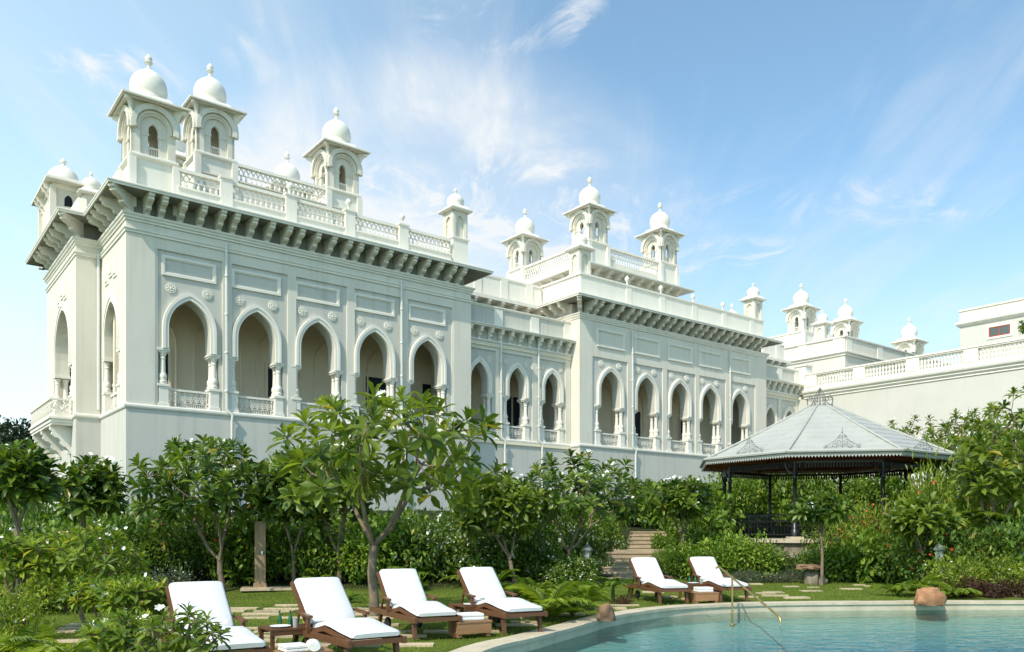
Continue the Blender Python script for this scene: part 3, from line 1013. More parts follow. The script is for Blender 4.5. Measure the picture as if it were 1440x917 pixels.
# left end of the near pavilion: arched bay, projecting bay with balcony
b = MB()
arch_wall(b, LF(0, 0), .80, 5.15, 7.30, 15.90, .012, .70, [2.95], 10.2, 11.05, 1.70, 1.70, 1.32)
b.build('arcade_wall', M['pier'], palace)
b = MB()
arch_wall(b, LF(-1.14, 0), 5.15, 13.5, 7.30, 15.90, .0, .70, [8.75], 10.2, 11.05, 2.30, 2.55, 2.0)
b.box(-1.135, .0, 5.155, 5.8, 7.30, 15.90)
b.box(-1.135, .0, 12.9, 13.49, 7.30, 15.90)
b.build('bay_wall', M['pier'], palace)
for (cc, t_, r_, rl, sp, ri) in ((2.95, 0.012, 1.32, 1.70, 11.05, 1.70), (8.75, -1.14, 2.0, 2.55, 11.05, 2.30)):
    fn = LF(t_, 0)
    arch_band(fn, cc, 10.2, sp, ri, r_, .30, .09, .02).build('arch_molding', M['trim'], palace, 35)
    for s in (-1, 1):
        x = cc + s * (r_ + rl) / 2; hw = (rl - r_) / 2 + .01
        p = MB(); boxf(p, fn, x - hw, x + hw, -.02, .70, 7.45, 8.40); boxf(p, fn, x - hw - .05, x + hw + .05, -.06, .74, 8.40, 8.52)
        p.build('pedestal', M['trim'], palace)
        p = MB(); boxf(p, fn, x - hw - .06, x + hw + .06, -.05, .74, 10.05, 10.20); p.build('impost', M['trim'], palace)
        for d in (.14, .55): place(COLUMN, 'column', palace, fn(x, d, 8.52))
    jali(LF(t_ + .3, 0), cc - r_, cc + r_, 7.45, 8.36).build('balustrade', M['trim'], palace)
    # cusped relief over the arch
    rel = MB()
    for k in range(-1, 2):
        boxf(rel, fn, cc + k * .85 - .33, cc + k * .85 + .33, -.05, .02, 13.75 if k else 13.95, 14.75)
        boxf(rel, fn, cc + k * .85 - .22, cc + k * .85 + .22, -.09, -.05, 13.9 if k else 14.1, 14.6)
    rel.build('relief', M['trim'], palace)
b = MB(); b.box(.9, 3.6, 13.0, 13.3, 7.3, 14.5); b.box(.72, 3.6, .82, 5.15, 14.5, 14.6); b.box(-.43, 3.6, 5.9, 12.8, 14.5, 14.6); b.box(.72, 3.6, .82, 13.3, 7.15, 7.3); b.box(3.3, 3.6, 3.9, 13.3, 7.3, 14.5)
b.build('veranda', M['inner'], palace)
# balcony on the projecting bay
bal = MB()
bal.box(-2.15, -1.14, 5.9, 12.4, 7.02, 7.20); bal.box(-2.22, -1.14, 5.83, 12.47, 7.20, 7.30); bal.box(-2.10, -1.14, 5.95, 12.35, 6.90, 7.02)
bo = bal.build('balcony', M['trim'], palace)
rl = jali(LF(-2.12, 0), 6.0, 12.3, 7.30, 8.25)
rl2 = jali(FR(0, 5.98), -2.08, -1.16, 7.30, 8.25); rl.add(rl2.v, rl2.f)
rl.build('balustrade', M['trim'], bo)
BR_BALC = bracket_mesh(.95, 1.35, .26)
for w in (6.5, 9.1, 11.8): place(BR_BALC, 'bracket', bo, (-1.14, w, 6.86), -pi / 2)

# lower storey, one solid block with the projecting bay
b = MB()
b.box(.0, 19.44, .0, 9, 0.2, 7.30)
b.box(-1.14, -.001, 5.15, 13.5, 0.2, 7.30)
b.box(19.45, 28.4, .9, 9, 0.2, 7.30)
b.box(28.4, 49.45, .0, 9, 0.2, 7.30)
b.box(49.451, 60, .9, 9, 0.2, 7.30)
b.box(0, 19.4, 9.001, 14, 0.2, 17.04)
b.box(19.43, 62, 9.001, 20, 0.2, 17.04)
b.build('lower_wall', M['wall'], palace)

# mouldings that run round the corners
PATH1 = [(19.45, .9), (19.45, 0), (0, 0), (0, 5.15), (-1.14, 5.15), (-1.14, 13.5), (0, 13.5)]
PATH2 = [(49.45, 4.2), (49.45, 0), (28.4, 0), (28.4, 4.2)]
PATH1E = [(19.45, 4.2)] + PATH1[1:]
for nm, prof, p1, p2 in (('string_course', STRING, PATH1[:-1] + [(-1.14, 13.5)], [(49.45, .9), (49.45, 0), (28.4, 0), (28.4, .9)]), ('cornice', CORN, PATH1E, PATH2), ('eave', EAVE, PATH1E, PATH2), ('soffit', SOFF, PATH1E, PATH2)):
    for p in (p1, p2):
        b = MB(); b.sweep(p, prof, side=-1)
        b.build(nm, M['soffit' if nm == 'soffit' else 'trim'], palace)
b = MB(); b.sweep(PATH1, MOLD2, side=-1); b.build('cornice', M['trim'], palace)
for (a, c) in ((28.4, 19.45), (58, 49.45)):
    b = MB(); b.sweep([(a, .9), (c, .9)], STRING, side=-1); b.build('string_course', M['trim'], palace)

# brackets under the big eaves
def front_br(bays, t0, t1):
    out = []
    for i in range(len(bays) - 1):
        b0, p = bays[i], bays[i + 1] - bays[i]
        out += [b0 + .26, b0 + .26 + p * .262, b0 + .26 + p * .53, b0 + .26 + p * .80]
    out.append(bays[0] - .36)
    out.append(bays[-1] + .30)
    return out


for a in front_br(B1, 0, 0): place(BR_BIG, 'bracket', palace, (a, .30, 17.09))
for a in front_br(B2, 0, 0): place(BR_BIG, 'bracket', palace, (a, .30, 17.09))
for w in (1.2, 2.3, 3.2, 4.1): place(BR_BIG, 'bracket', palace, (.30, w, 17.09), -pi / 2)
for w in (6.2, 7.3, 8.1, 8.9, 10.6, 11.5, 12.4): place(BR_BIG, 'bracket', palace, (-.84, w, 17.09), -pi / 2)
for w in (1.3, 2.2, 3.1): place(BR_BIG, 'bracket', palace, (28.70, w, 17.09), -pi / 2)
for (t, w, rz) in ((.30, .30, -pi / 4), (-.84, 5.45, -pi / 4), (28.70, .30, -pi / 4)):
    o = place(BR_BIG, 'bracket', palace, (t, w, 17.09), rz, (1.1, 1.38, 1))
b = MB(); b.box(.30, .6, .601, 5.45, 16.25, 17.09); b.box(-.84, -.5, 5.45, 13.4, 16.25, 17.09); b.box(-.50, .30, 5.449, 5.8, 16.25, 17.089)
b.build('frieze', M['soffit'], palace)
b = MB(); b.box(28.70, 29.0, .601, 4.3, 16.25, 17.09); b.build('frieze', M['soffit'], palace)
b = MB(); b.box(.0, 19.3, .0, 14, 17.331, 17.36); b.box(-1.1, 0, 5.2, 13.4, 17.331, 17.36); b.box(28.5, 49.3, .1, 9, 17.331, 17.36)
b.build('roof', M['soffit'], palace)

# parapets and balustrades on the roofs
b = MB()
b.box(2.35, 18.1, .14, .50, 17.361, 18.02); b.box(2.35, 18.1, .08, .54, 18.02, 18.10)
b.box(.14, .5, 2.4, 4.9, 17.361, 19.0); b.box(-1.0, -.6, 5.4, 13.2, 17.361, 18.4)
POSTS1 = [4.67, 8.05, 11.43, 14.81]
for x in POSTS1:
    b.box(x - .30, x + .30, .06, .56, 17.361, 19.02); b.box(x - .35, x + .35, .0, .62, 19.02, 19.12)
b.build('parapet', M['trim'], palace)
for x in POSTS1[1:]: place(URN, 'finial', palace, (x, .3, 19.12))
ed = [2.35] + POSTS1 + [18.4]
for i in range(len(ed) - 1):
    roof_balustrade(FR(0, .22), ed[i] + (.30 if i else 0), ed[i + 1] - .30, 18.10, 19.0).build('balustrade', M['trim'], palace)
kiosk(palace, 1.32, 1.30, 19.25)
kiosk(palace, 18.85, .80, 19.27, SMALL)
# upper terrace of the near pavilion
b = MB()
b.box(4.25, 13.65, 3.35, 12.7, 17.361, 20.40)
b.box(4.2, 13.7, 3.28, 3.7, 20.40, 20.48)
b.build('roof_block', M['pier'], palace)
for (t, w) in ((5.25, 4.38), (12.70, 4.38), (5.25, 11.7), (12.70, 11.7)): kiosk(palace, t, w, 21.55)
for (a, c) in ((6.25, 8.97), (8.97, 11.7)): roof_balustrade(FR(0, 3.5), a, c, 20.48, 21.48).build('balustrade', M['trim'], palace)
roof_balustrade(LF(4.4, 0), 5.4, 10.7, 20.48, 21.48).build('balustrade', M['trim'], palace)
# far-left roof kiosk over the projecting bay, with its dark bracketed eave
kiosk(palace, .85, 11.75, 19.2, SMALL)
kl = empty('kiosk', (0, 14.1, 17.4), 0, palace)
b = MB(); b.box(-1.05, 1.05, -1.9, 1.9, 0, 3.7)
for (x, y) in ((-1.05, -1.9), (1.05, -1.9), (-1.05, 1.9)): b.box(x - .16, x + .16, y - .16, y + .16, 0, 3.82)
b.box(-.36, .36, -1.97, -1.9, 2.7, 2.78)
b.build('body', M['pier'], kl)
b = MB()
cv = arch_curve(.21, .32, 6); pts = [(.21, 2.78)] + [(x, 3.12 + z) for x, z in cv] + [(-x, 3.12 + z) for x, z in cv[::-1][1:]] + [(-.21, 2.78)]
b.prism(pts, lambda p, q, d: (p - .25, d, q), -1.91, -1.6); b.build('window', M['dark'], kl)
b = MB(); b.box(-1.5, 1.5, -2.65, 2.65, 3.98, 4.08); b.box(-1.42, 1.42, -2.55, 2.55, 4.08, 4.18); b.box(-1.1, 1.1, -1.95, 1.95, 3.7, 3.98)
b.sqlathe([(1.25, 4.18), (1.1, 4.3), (.95, 4.5), (.9, 4.6)], (-.2, 0, 0))
b.build('canopy', M['trim'], kl)
KB = bracket_mesh(.42, .75, .16)
for y in (-1.6, -.9, .9, 1.6): place(KB, 'bracket', kl, (-1.05, y, 3.97), -pi / 2)
b = MB(); b.lathe([(.74, 4.55), (.78, 4.62), (.84, 4.8), (.85, 4.98), (.77, 5.3), (.6, 5.52), (.35, 5.7), (.1, 5.8)], (-.2, 0, 0), n=26); b.build('dome', M['dome'], kl, 60)
b = MB(); b.lathe([(.1, 5.76), (.14, 5.84), (.07, 5.92), (.17, 6.0), (.17, 6.1), (.08, 6.2), (.01, 6.28)], (-.2, 0, 0), n=12); b.build('finial', M['dome'], kl, 60)

# second pavilion: plain parapet, urns, tower block with four kiosks
b = MB()
b.box(28.6, 49.2, .14, .46, 17.361, 18.92); b.box(28.5, 49.3, .06, .52, 18.92, 19.04); b.box(28.55, 49.25, .05, .5, 17.361, 17.55)
b.box(28.6, 28.95, .461, 4.2, 17.361, 18.92); b.box(28.5, 29.0, .52, 4.2, 18.92, 19.04)
POSTS2 = [33.25, 36.80, 40.45, 44.05, 47.7]
for x in POSTS2: b.box(x - .28, x + .28, .10, .5, 17.551, 18.92)
b.build('parapet', M['trim'], palace)
for x in POSTS2[:4]: place(URN, 'finial', palace, (x, .3, 19.04))
kiosk(palace, 29.35, 1.0, 19.22, SMALL)
kiosk(palace, 48.75, .80, 19.08, SMALL)
b = MB(); b.box(34.0, 44.05, 5.0, 15.0, 17.361, 21.60); b.build('roof_block', M['pier'], palace)
b = MB(); b.sweep([(44.05, 5.0), (34.0, 5.0), (34.0, 15.0), (44.05, 15.0)], [(-.2, 21.55), (1.05, 21.55), (1.08, 21.62), (1.08, 21.70), (-.2, 21.85)], closed=True, side=-1)
b.build('eave', M['trim'], palace)
BR_T = bracket_mesh(.9, .62, .22)
for i in range(9): place(BR_T, 'bracket', palace, (34.5 + i * 1.14, 5.0, 21.54))
for i in range(7): place(BR_T, 'bracket', palace, (34.0, 5.9 + i * 1.3, 21.54), -pi / 2)
b = MB(); b.box(34.05, 44.0, 5.05, 14.95, 21.86, 22.55); b.build('roof_block', M['pier'], palace)
for (t, w) in ((34.98, 5.98), (43.07, 5.98), (34.98, 14.0), (43.07, 14.0)): kiosk(palace, t, w, 23.85)
roof_balustrade(FR(0, 5.12), 35.9, 42.1, 22.55, 23.75).build('balustrade', M['trim'], palace)
roof_balustrade(LF(34.12, 0), 6.95, 13.05, 22.55, 23.75).build('balustrade', M['trim'], palace)

# rainwater pipes
for (x, w, zt, zb) in ((4.60, -.10, 15.8, 7.55), (14.55, -.10, 15.8, 7.55), (22.35, .78, 14.2, 7.55), (25.45, .78, 14.2, 7.55), (33.4, -.10, 15.8, 7.55), (44.5, -.10, 15.8, 7.55)):
    b = MB()
    b.tube([(x, w, zt), (x, w, zb), (x + .25, w - .12, zb - .25), (x + .25, w - .06, zb - .6), (x + .25, w - .06, 1.0)], .07, 8)
    for z in np.arange(8.4, zt, 1.9): b.lathe([(.09, 0), (.10, .02), (.10, .08), (.09, .1)], (x, w, float(z)), 8)
    b.build('drainpipe', M['pipe'], palace, 50)
b = MB(); b.tube([(-.12, 5.05, 15.6), (-.12, 5.05, 7.7)], .08, 8); b.build('drainpipe', M['pipe'], palace, 50)

# ------------------------------------------------------------------ far wing, terrace, flat-roofed block (same frame, own things)
def own(name, label, cat, t, w, z=0):
    x, y, _ = pworld(t, w)
    return tag(empty(name, (x, y, z), THETA), label, cat)


wing = own('palace_wing', 'distant white palace wing with plain parapet and small domed kiosks', 'palace wing', 64, 1.4)
b = MB(); b.box(0, 30, 0, 24, 1.0, 20.05); b.build('wall', M['pier'], wing)
b = MB(); b.sweep([(30, 0), (0, 0), (0, 24)], [(0, 18.30), (.12, 18.36), (.12, 18.5), (.30, 18.62), (.30, 18.72), (0, 18.76)], side=-1)
b.sweep([(30, 0), (0, 0), (0, 24)], [(-.4, 20.05), (.10, 20.05), (.14, 20.12), (.14, 20.22), (-.4, 20.24)], side=-1)
for t in (0.7, 6.5, 12.3): b.box(t - .5, t + .5, -.06, 0, 18.76, 20.05)
for w in (.7, 4.5, 8.3): b.box(-.06, 0, w - .5, w + .5, 18.76, 20.05)
b.build('cornice', M['trim'], wing)
kiosk(wing, .9, 2.9, 20.25, SMALL)
b = MB(); b.box(5.0, 16.3, 7.6, 18.5, 20.05, 22.8); b.build('roof_block', M['pier'], wing)
b = MB(); b.box(4.9, 16.4, 7.5, 18.6, 22.8, 22.95); b.build('parapet_rail', M['trim'], wing)
kiosk(wing, 6.05, 8.55, 23.0); kiosk(wing, 15.3, 8.75, 23.05); kiosk(wing, 6.05, 17.6, 22.8); kiosk(wing, 19.0, 3.2, 20.3)

ter = own('terrace', 'white terrace wall with long balustrade behind the pavilion roof', 'terrace', 55.5, 0)
b = MB(); b.box(0, 6, -30, .9, .5, 13.15); b.build('wall', mk('terrace limewash', (.585, .565, .51), .75, .04, .4, bump=.05, bscale=9, spec=.2, streak=.10), ter)
b = MB(); b.sweep([(0, -30), (0, .3)], [(-.2, 13.15), (.08, 13.15), (.08, 13.24), (.22, 13.40), (.22, 13.48), (.36, 13.62), (.40, 13.74), (.40, 13.82), (-.2, 13.86)], side=-1)
b.build('cornice', M['trim'], ter)
b = MB(); b.box(.0, .42, -30, .3, 13.86, 14.16); b.build('plinth', M['trim'], ter)
b = MB(); b.box(-.03, .45, -30, .3, 15.12, 15.22); b.box(-.09, .51, -30, .3, 15.22, 15.34); b.build('rail', M['trim'], ter)
PW = [-.35, -4.75, -9.2, -13.55, -18.0, -22.4]
for w in PW:
    b = MB(); b.box(-.05, .47, w - .5, w + .5, 14.16, 15.12); b.build('post', M['trim'], ter)
BAL = MB(); BAL.lathe([(.11, 0), (.11, .06), (.06, .10), (.12, .26), (.10, .36), (.055, .46), (.10, .56), (.12, .68), (.06, .84), (.11, .90), (.11, .96)], n=8)
for i in range(len(PW) - 1):
    b = MB(); n = 13
    for k in range(n):
        w = PW[i] - .5 - (abs(PW[i + 1] - PW[i]) - 1.0) * (k + .5) / n
        b.add([(.21 + x, w + y, 14.16 + z) for x, y, z in BAL.v], BAL.f)
    b.build('balusters', M['trim'], ter, 50)
b = MB(); b.box(.1, 1.1, .25, 1.4, 13.6, 16.1); b.box(.0, 1.2, .15, 1.5, 16.1, 16.25); b.box(1.1, 8.4, .9, 1.4, 13.6, 15.75); b.box(1.1, 8.4, .8, 1.5, 15.75, 15.9)
b.build('corner_block', M['trim'], ter)

flat = own('flat_roofed_house', 'plain white flat roofed block with small red framed window', 'building', 70, -6.5)
b = MB(); b.box(0, 14, -24, 0, 13.0, 20.6); b.build('wall', mk('pale house limewash', (.585, .565, .51), .75, .04, .4, spec=.2, streak=.12), flat)
b = MB(); b.sweep([(0, -24), (0, 0), (14, 0)], [(-.1, 20.30), (.10, 20.34), (.3, 20.55), (.34, 20.66), (.34, 20.76), (-.1, 20.80)], side=-1); b.build('cornice', M['trim'], flat)
b = MB(); b.box(-.02, 14, -24, .02, 20.801, 21.75); b.box(-.1, 14, -24, .1, 21.75, 21.92); b.build('parapet', M['pier'], flat)
wf = MB(); frame4(wf, LF(0, 0), -4.45, -2.3, 18.78, 20.02, .18, .06, .02); wo = wf.build('window', M['trim'], flat)
wf = MB(); frame4(wf, LF(0, 0), -4.26, -2.49, 18.96, 19.84, .09, .03, .02); boxf(wf, LF(0, 0), -3.41, -3.33, -.03, .02, 19.02, 19.8); wf.build('frame', M['winframe'], wo)
wf = MB(); boxf(wf, LF(0, 0), -4.2, -2.55, -.01, .03, 19.02, 19.8); wf.build('pane', M['pane'], wo)
for i, w in enumerate((-15.3, -15.85, -16.45)):
    x, y, _ = pworld(55.5 + 1.0, w)
    b = MB(); b.lathe([(.14, 0), (.20, .30), (.23, .34), (.23, .40), (.19, .40), (.17, .33)], n=12)
    tag(b.build('flower_pot', M['terracotta'], None, 50, (x, y, 13.90)), 'terracotta pot seen between the balusters of the white terrace', 'flower pot', 'pots on the terrace')
    PLINTH = MB()
b = MB(); b.box(0, 6, -30, .9, 13.151, 13.90); b.v = [(x + .43, y, z) for x, y, z in b.v]; b.build('roof', M['pier'], ter)

# ------------------------------------------------------------------ gazebo
GX, GY, GZ = 12.17, 32.6, 1.27
gz = empty('gazebo', (GX, GY, GZ), 0)
tag(gz, 'octagonal gazebo with grey sheet roof on black iron columns', 'gazebo')
EDGE = atan2(-.957, -.29) + .11                       # direction of the near eave edge's middle


def octo(r, k, z): a = EDGE + pi / 8 + k * pi / 4; return (r * cos(a), r * sin(a), z)


RE, ZE = 4.84, 4.20 - GZ
b = MB()
courses = 10
prev = None
for i in range(courses):
    f0, f1 = i / courses, (i + 1) / courses
    r0, r1 = RE * (1 - f0) + .42 * f0, RE * (1 - f1) + .42 * f1
    zf = lambda f: ZE + .06 + (6.40 - 4.20) * (f ** 1.06)
    lo = [octo(r0, k, zf(f0) + .02) for k in range(8)]; hi = [octo(r1, k, zf(f1)) for k in range(8)]
    b.add(lo + hi, [(k, (k + 1) % 8, 8 + (k + 1) % 8, 8 + k) for k in range(8)])
    if i:
        lo2 = [octo(r0, k, zf(f0)) for k in range(8)]
        b.add(lo2 + lo, [(k, (k + 1) % 8, 8 + (k + 1) % 8, 8 + k) for k in range(8)])
b.add([octo(.42, k, zf(1)) for k in range(8)], [tuple(range(8))])
for k in range(8):                              # hip ridges
    b.tube([octo(RE, k, ZE + .09), octo(RE * .5, k, zf(.548) + .03), octo(.40, k, zf(1) + .03)], .045, 6)
b.build('roof', M['metalroof'], gz)
b = MB()
for k in range(8):
    p, q = Vector(octo(RE + .015, k, 0)), Vector(octo(RE + .015, k + 1, 0))
    n = 34
    o = (p + q).normalized() * -.03
    for i in range(n):
        a, c = p.lerp(q, i / n), p.lerp(q, (i + 1) / n); mdl = a.lerp(c, .5)
        pts = [(a.x, a.y, ZE + .09), (c.x, c.y, ZE + .09), (c.x, c.y, ZE - .06), (mdl.x, mdl.y, ZE - .14), (a.x, a.y, ZE - .06)]
        b.add(pts + [(x + o.x, y + o.y, z) for x, y, z in pts], [(0, 1, 2, 3, 4), (9, 8, 7, 6, 5), (2, 7, 8, 3), (3, 8, 9, 4)])
    g0, g1 = Vector(octo(RE + .06, k, ZE + .075)), Vector(octo(RE + .06, k + 1, ZE + .075))
    b.tube([g0, g1], .055, 6)
b.build('fascia', M['metalroof'], gz)
b = MB()
b.add([octo(RE - .02, k, ZE + .03) for k in range(8)] + [octo(.3, k, ZE + 2.08) for k in range(8)], [(k, (k + 1) % 8, 8 + (k + 1) % 8, 8 + k) for k in range(8)])
for k in range(8):
    b.tube([octo(RE - .1, k, ZE + .0), octo(.3, k, ZE + 1.98)], .06, 4)
for r in (3.0, 2.0):
    for k in range(8):
        z = ZE + .03 + 2.17 * (RE - r) / (RE - .3) - .04
        b.tube([octo(r, k, z), octo(r, k + 1, z)], .03, 4)
b.build('ceiling', M['redwood'], gz)
RC = 3.85
for k in range(8):
    x, y, _ = octo(RC, k, 0)
    b = MB()
    b.lathe([(.16, 0), (.16, .30), (.11, .34), (.10, .60), (.075, .66), (.065, 2.1), (.09, 2.14), (.09, 2.2), (.065, 2.24), (.06, 2.75)], (x, y, 0), 10)
    d = Vector((x, y)).normalized()
    for s in (-1, 1):
        e = Vector((-d.y, d.x)) * s
        pts = [(x + e.x * .34 * sin(t), y + e.y * .34 * sin(t), 2.30 + .40 * (1 - cos(t))) for t in np.linspace(0, pi / 2, 6)]
        b.tube(pts, .03, 5)
    b.build('column', M['iron'], gz, 50)
b = MB()
for k in range(8):
    p, q = Vector(octo(RC, k, 2.72)), Vector(octo(RC, k + 1, 2.72))
    b.tube([p, q], .06, 4)
    for i in range(28):
        a = p.lerp(q, (i + .5) / 28); b.box(a.x - .025, a.x + .025, a.y - .025, a.y + .025, 2.52, 2.70)
b.build('beam', M['iron'], gz)
for k in range(8):
    if k == 3: continue
    p, q = Vector(octo(RC, k, 0)), Vector(octo(RC, k + 1, 0))
    b = MB()
    for z in (.14, .62, .86): b.tube([p + Vector((0, 0, z)), q + Vector((0, 0, z))], .024, 5)
    for i in range(1, 20):
        a = p.lerp(q, i / 20); b.tube([(a.x, a.y, .14), (a.x, a.y, .86)], .012, 4)
    b.build('railing', M['iron'], gz)
# stone plinth with pale capping, floor
b = MB()
lo = [octo(4.15, k, -1.6) for k in range(8)]; hi = [octo(4.05, k, -.16) for k in range(8)]
b.add(lo + hi, [(k, (k + 1) % 8, 8 + (k + 1) % 8, 8 + k) for k in range(8)])
b.build('plinth', M['rubble'], gz)
b = MB()
lo = [octo(4.22, k, -.16) for k in range(8)]; hi = [octo(4.22, k, -.02) for k in range(8)]
b.add(lo + hi, [(k, (k + 1) % 8, 8 + (k + 1) % 8, 8 + k) for k in range(8)] + [tuple(range(8)), tuple(range(8, 16))])
for k in range(8):
    x, y, _ = octo(RC, k, 0); b.box(x - .24, x + .24, y - .24, y + .24, -.019, .06)
b.build('floor', M['coping'], gz)


def scroll(b, fn, x, z, r, s, turns=1.4, rad=.009):
    pts = []
    for i in range(15):
        t = i / 14; a = s * turns * 2 * pi * t; q = r * (1 - .8 * t)
        pts.append(fn(x + s * q * cos(a) - s * r, z + q * sin(a) * 1.0))
    b.tube(pts, rad, 4, False)


for k in range(8):                              # wrought crests above each eave
    p, q = Vector(octo(RE - .30, k, 0)), Vector(octo(RE - .30, k + 1, 0)); mdl = (p + q) / 2; d = (q - p).normalized()
    zc = ZE + .16
    fn = lambda x, z: (mdl.x + d.x * x, mdl.y + d.y * x, zc + z)
    b = MB()
    b.tube([fn(-.62, .0), fn(.62, .0)], .010, 4)
    b.tube([fn(0, 0), fn(0, .72)], .010, 5); b.tube([fn(-.06, .58), fn(.06, .58)], .009, 4)
    for s in (-1, 1):
        scroll(b, fn, s * .40, .12, .13, s); scroll(b, fn, s * .62, .10, .09, s); scroll(b, fn, s * .24, .24, .11, s); scroll(b, fn, s * .15, .42, .07, s)
        b.tube([fn(s * .62, .02), fn(s * .45, .16), fn(s * .22, .30), fn(s * .05, .52)], .010, 4)
    b.build('crest', M['greyiron'], gz)
b = MB()
zt = zf(1)
b.tube([(0, 0, zt), (0, 0, zt + 1.0)], [.03, .008], 6)
for i in range(8):
    a = i * pi / 4
    fn = lambda x, z: (x * cos(a), x * sin(a), zt + z)
    b.tube([fn(.48, .0), fn(.52, .28), fn(.40, .42), fn(.30, .34), fn(.36, .26)], .014, 4, False)
    b.tube([fn(.0, .75), fn(.12, .56), fn(.2, .4), fn(.3, .12), fn(.42, .02)], .012, 4, False)
    b.tube([(.48 * cos(a), .48 * sin(a), zt + .02), (.48 * cos(a + pi / 4), .48 * sin(a + pi / 4), zt + .02)], .014, 4)
    b.tube([(.52 * cos(a), .52 * sin(a), zt + .28), (.52 * cos(a + pi / 4), .52 * sin(a + pi / 4), zt + .28)], .012, 4)
b.build('finial', M['greyiron'], gz)
# iron bench standing inside
bx, by = GX - 2.2, GY - .6
bn = tag(empty('bench', (bx, by, GZ - .02), R(20)), 'black iron bench standing inside the gazebo behind the railing', 'bench')
b = MB()
for i in range(4): b.box(-.75, .75, -.22 + i * .12, -.13 + i * .12, .43, .46)
b.build('seat', M['iron'], bn)
b = MB()
for i in range(14): b.tube([(-.7 + i * .108, .27, .46), (-.7 + i * .108, .36, .95)], .014, 4)
b.tube([(-.75, .36, .95), (.75, .36, .95)], .024, 5); b.build('backrest', M['iron'], bn)
for x in (-.7, .7):
    b = MB(); b.tube([(x, -.2, .44), (x, -.24, 0)], .022, 5); b.tube([(x, .25, .44), (x, .32, 0)], .022, 5); b.tube([(x, -.22, .44), (x, -.22, .66), (x, .3, .68)], .02, 5)
    b.build('leg', M['iron'], bn)

# ------------------------------------------------------------------ steps, shower post, lamps, stones
st = empty('stone_steps', (0, 0, 0))
tag(st, 'sandstone garden steps climbing between shrubs behind the far loungers', 'steps')
b = MB()
for i in range(6):
    y = 24.5 + i * .64; z = .04 + i * .135
    cx_ = 3.45 + i * .13
    b.box(cx_ - .86, cx_ + .80, y, y + .66, z - .4, z + .05); b.box(cx_ - .90, cx_ + .84, y - .03, y + .50, z + .05, z + .10)
b.build('lower_flight', M['tread'], st)
b = MB()
for i in range(5):
    y = 30.2 + i * .8; z = .86 + i * .14
    cx_ = 5.0 + i * .16
    b.box(cx_ - .75, cx_ + .75, y, y + .86, z - .5, z + .05); b.box(cx_ - .78, cx_ + .78, y - .03, y + .55, z + .05, z + .10)
b.build('upper_flight', M['tread'], st)
b = MB(); b.box(3.5, 5.7, 28.36, 30.19, .2, .88); b.build('landing', M['tread'], st)

x, y, z = at(366, 20.6)
sh = tag(empty('garden_shower', (x, y, z), R(15)), 'square timber shower post with chrome tap on a stone slab', 'shower')
b = MB(); b.prism([(-.13, -.13), (.13, -.13), (.13, .13), (-.13, .13)], lambda p, q, d: (p, q, d), .06, 1.66)
b.box(-.14, .14, -.14, .14, 1.66, 1.70); b.box(-.16, .16, -.16, .16, .06, .16); b.build('post', M['timber'], sh)
b = MB(); b.tube([(.05, -.13, .92), (.05, -.20, .92), (.05, -.20, .88)], .018, 8); b.lathe([(.03, 0), (.03, .03)], (.05, -.15, .93), 8); b.build('tap', M['chrome'], sh)
b = MB(); b.box(-.45, 1.0, -.5, .5, .0, .06); b.build('slab', M['paver'], sh)


def lantern(px, Y, hz, label, s=1.0, mat='greyiron'):
    x, y, z = at(px, Y)
    l = tag(empty('garden_lamp', (x, y, z)), label, 'garden lamp')
    b = MB(); b.lathe([(.09, 0), (.09, .10), (.045, .16), (.04, hz - .1), (.07, hz - .05), (.07, hz)], n=10); b.build('post', M[mat], l, 50)
    b = MB(); b.lathe([(.10 * s, hz), (.12 * s, hz + .03), (.13 * s, hz + .30 * s)], n=6); b.build('glass', M['glass'], l)
    b = MB(); b.lathe([(.20 * s, hz + .30 * s), (.20 * s, hz + .33 * s), (.10 * s, hz + .44 * s), (.05 * s, hz + .47 * s), (.04 * s, hz + .53 * s), (.01, hz + .58 * s)], n=6)
    for k in range(6):
        a = k * pi / 3; b.tube([(.105 * s * cos(a), .105 * s * sin(a), hz), (.135 * s * cos(a), .135 * s * sin(a), hz + .31 * s)], .012, 4)
    b.build('lamp_hood', M[mat], l)


lantern(825.5, 23.6, .62, 'small lantern post among white-flowered shrubs beside the steps', .9)
lantern(1321, 20.8, .80, 'pale lantern post half hidden in shrubs behind the orange boulder', .8)


def stone(name, loc, size, seed, mat, label, cat, rz=0):
    rr = random.Random(seed)
    ph = [(rr.uniform(-1, 1), rr.uniform(-1, 1), rr.uniform(-1, 1), rr.uniform(1.5, 6.5), rr.uniform(0, 6)) for _ in range(14)]
    b = MB(); nu, nv = 28, 16
    vs = []; fs = []
    for j in range(nv + 1):
        th = pi * j / nv
        for i in range(nu):
            a = 2 * pi * i / nu
            d = (sin(th) * cos(a), sin(th) * sin(a), cos(th))
            q = 1 + sum(.042 * sin(f * (d[0] * p0 + d[1] * p1 + d[2] * p2) * 2 + o) for p0, p1, p2, f, o in ph)
            e = [math.copysign(abs(c) ** .80, c) for c in d]
            vs.append((e[0] * size[0] * q, e[1] * size[1] * q, max(-.35 * size[2], e[2] * size[2] * q)))
    for j in range(nv):
        for i in range(nu): fs.append((j * nu + i, j * nu + (i + 1) % nu, (j + 1) * nu + (i + 1) % nu, (j + 1) * nu + i))
    b.add(vs, fs)
    return tag(b.build(name, mat, None, 60, loc, rz), label, cat)


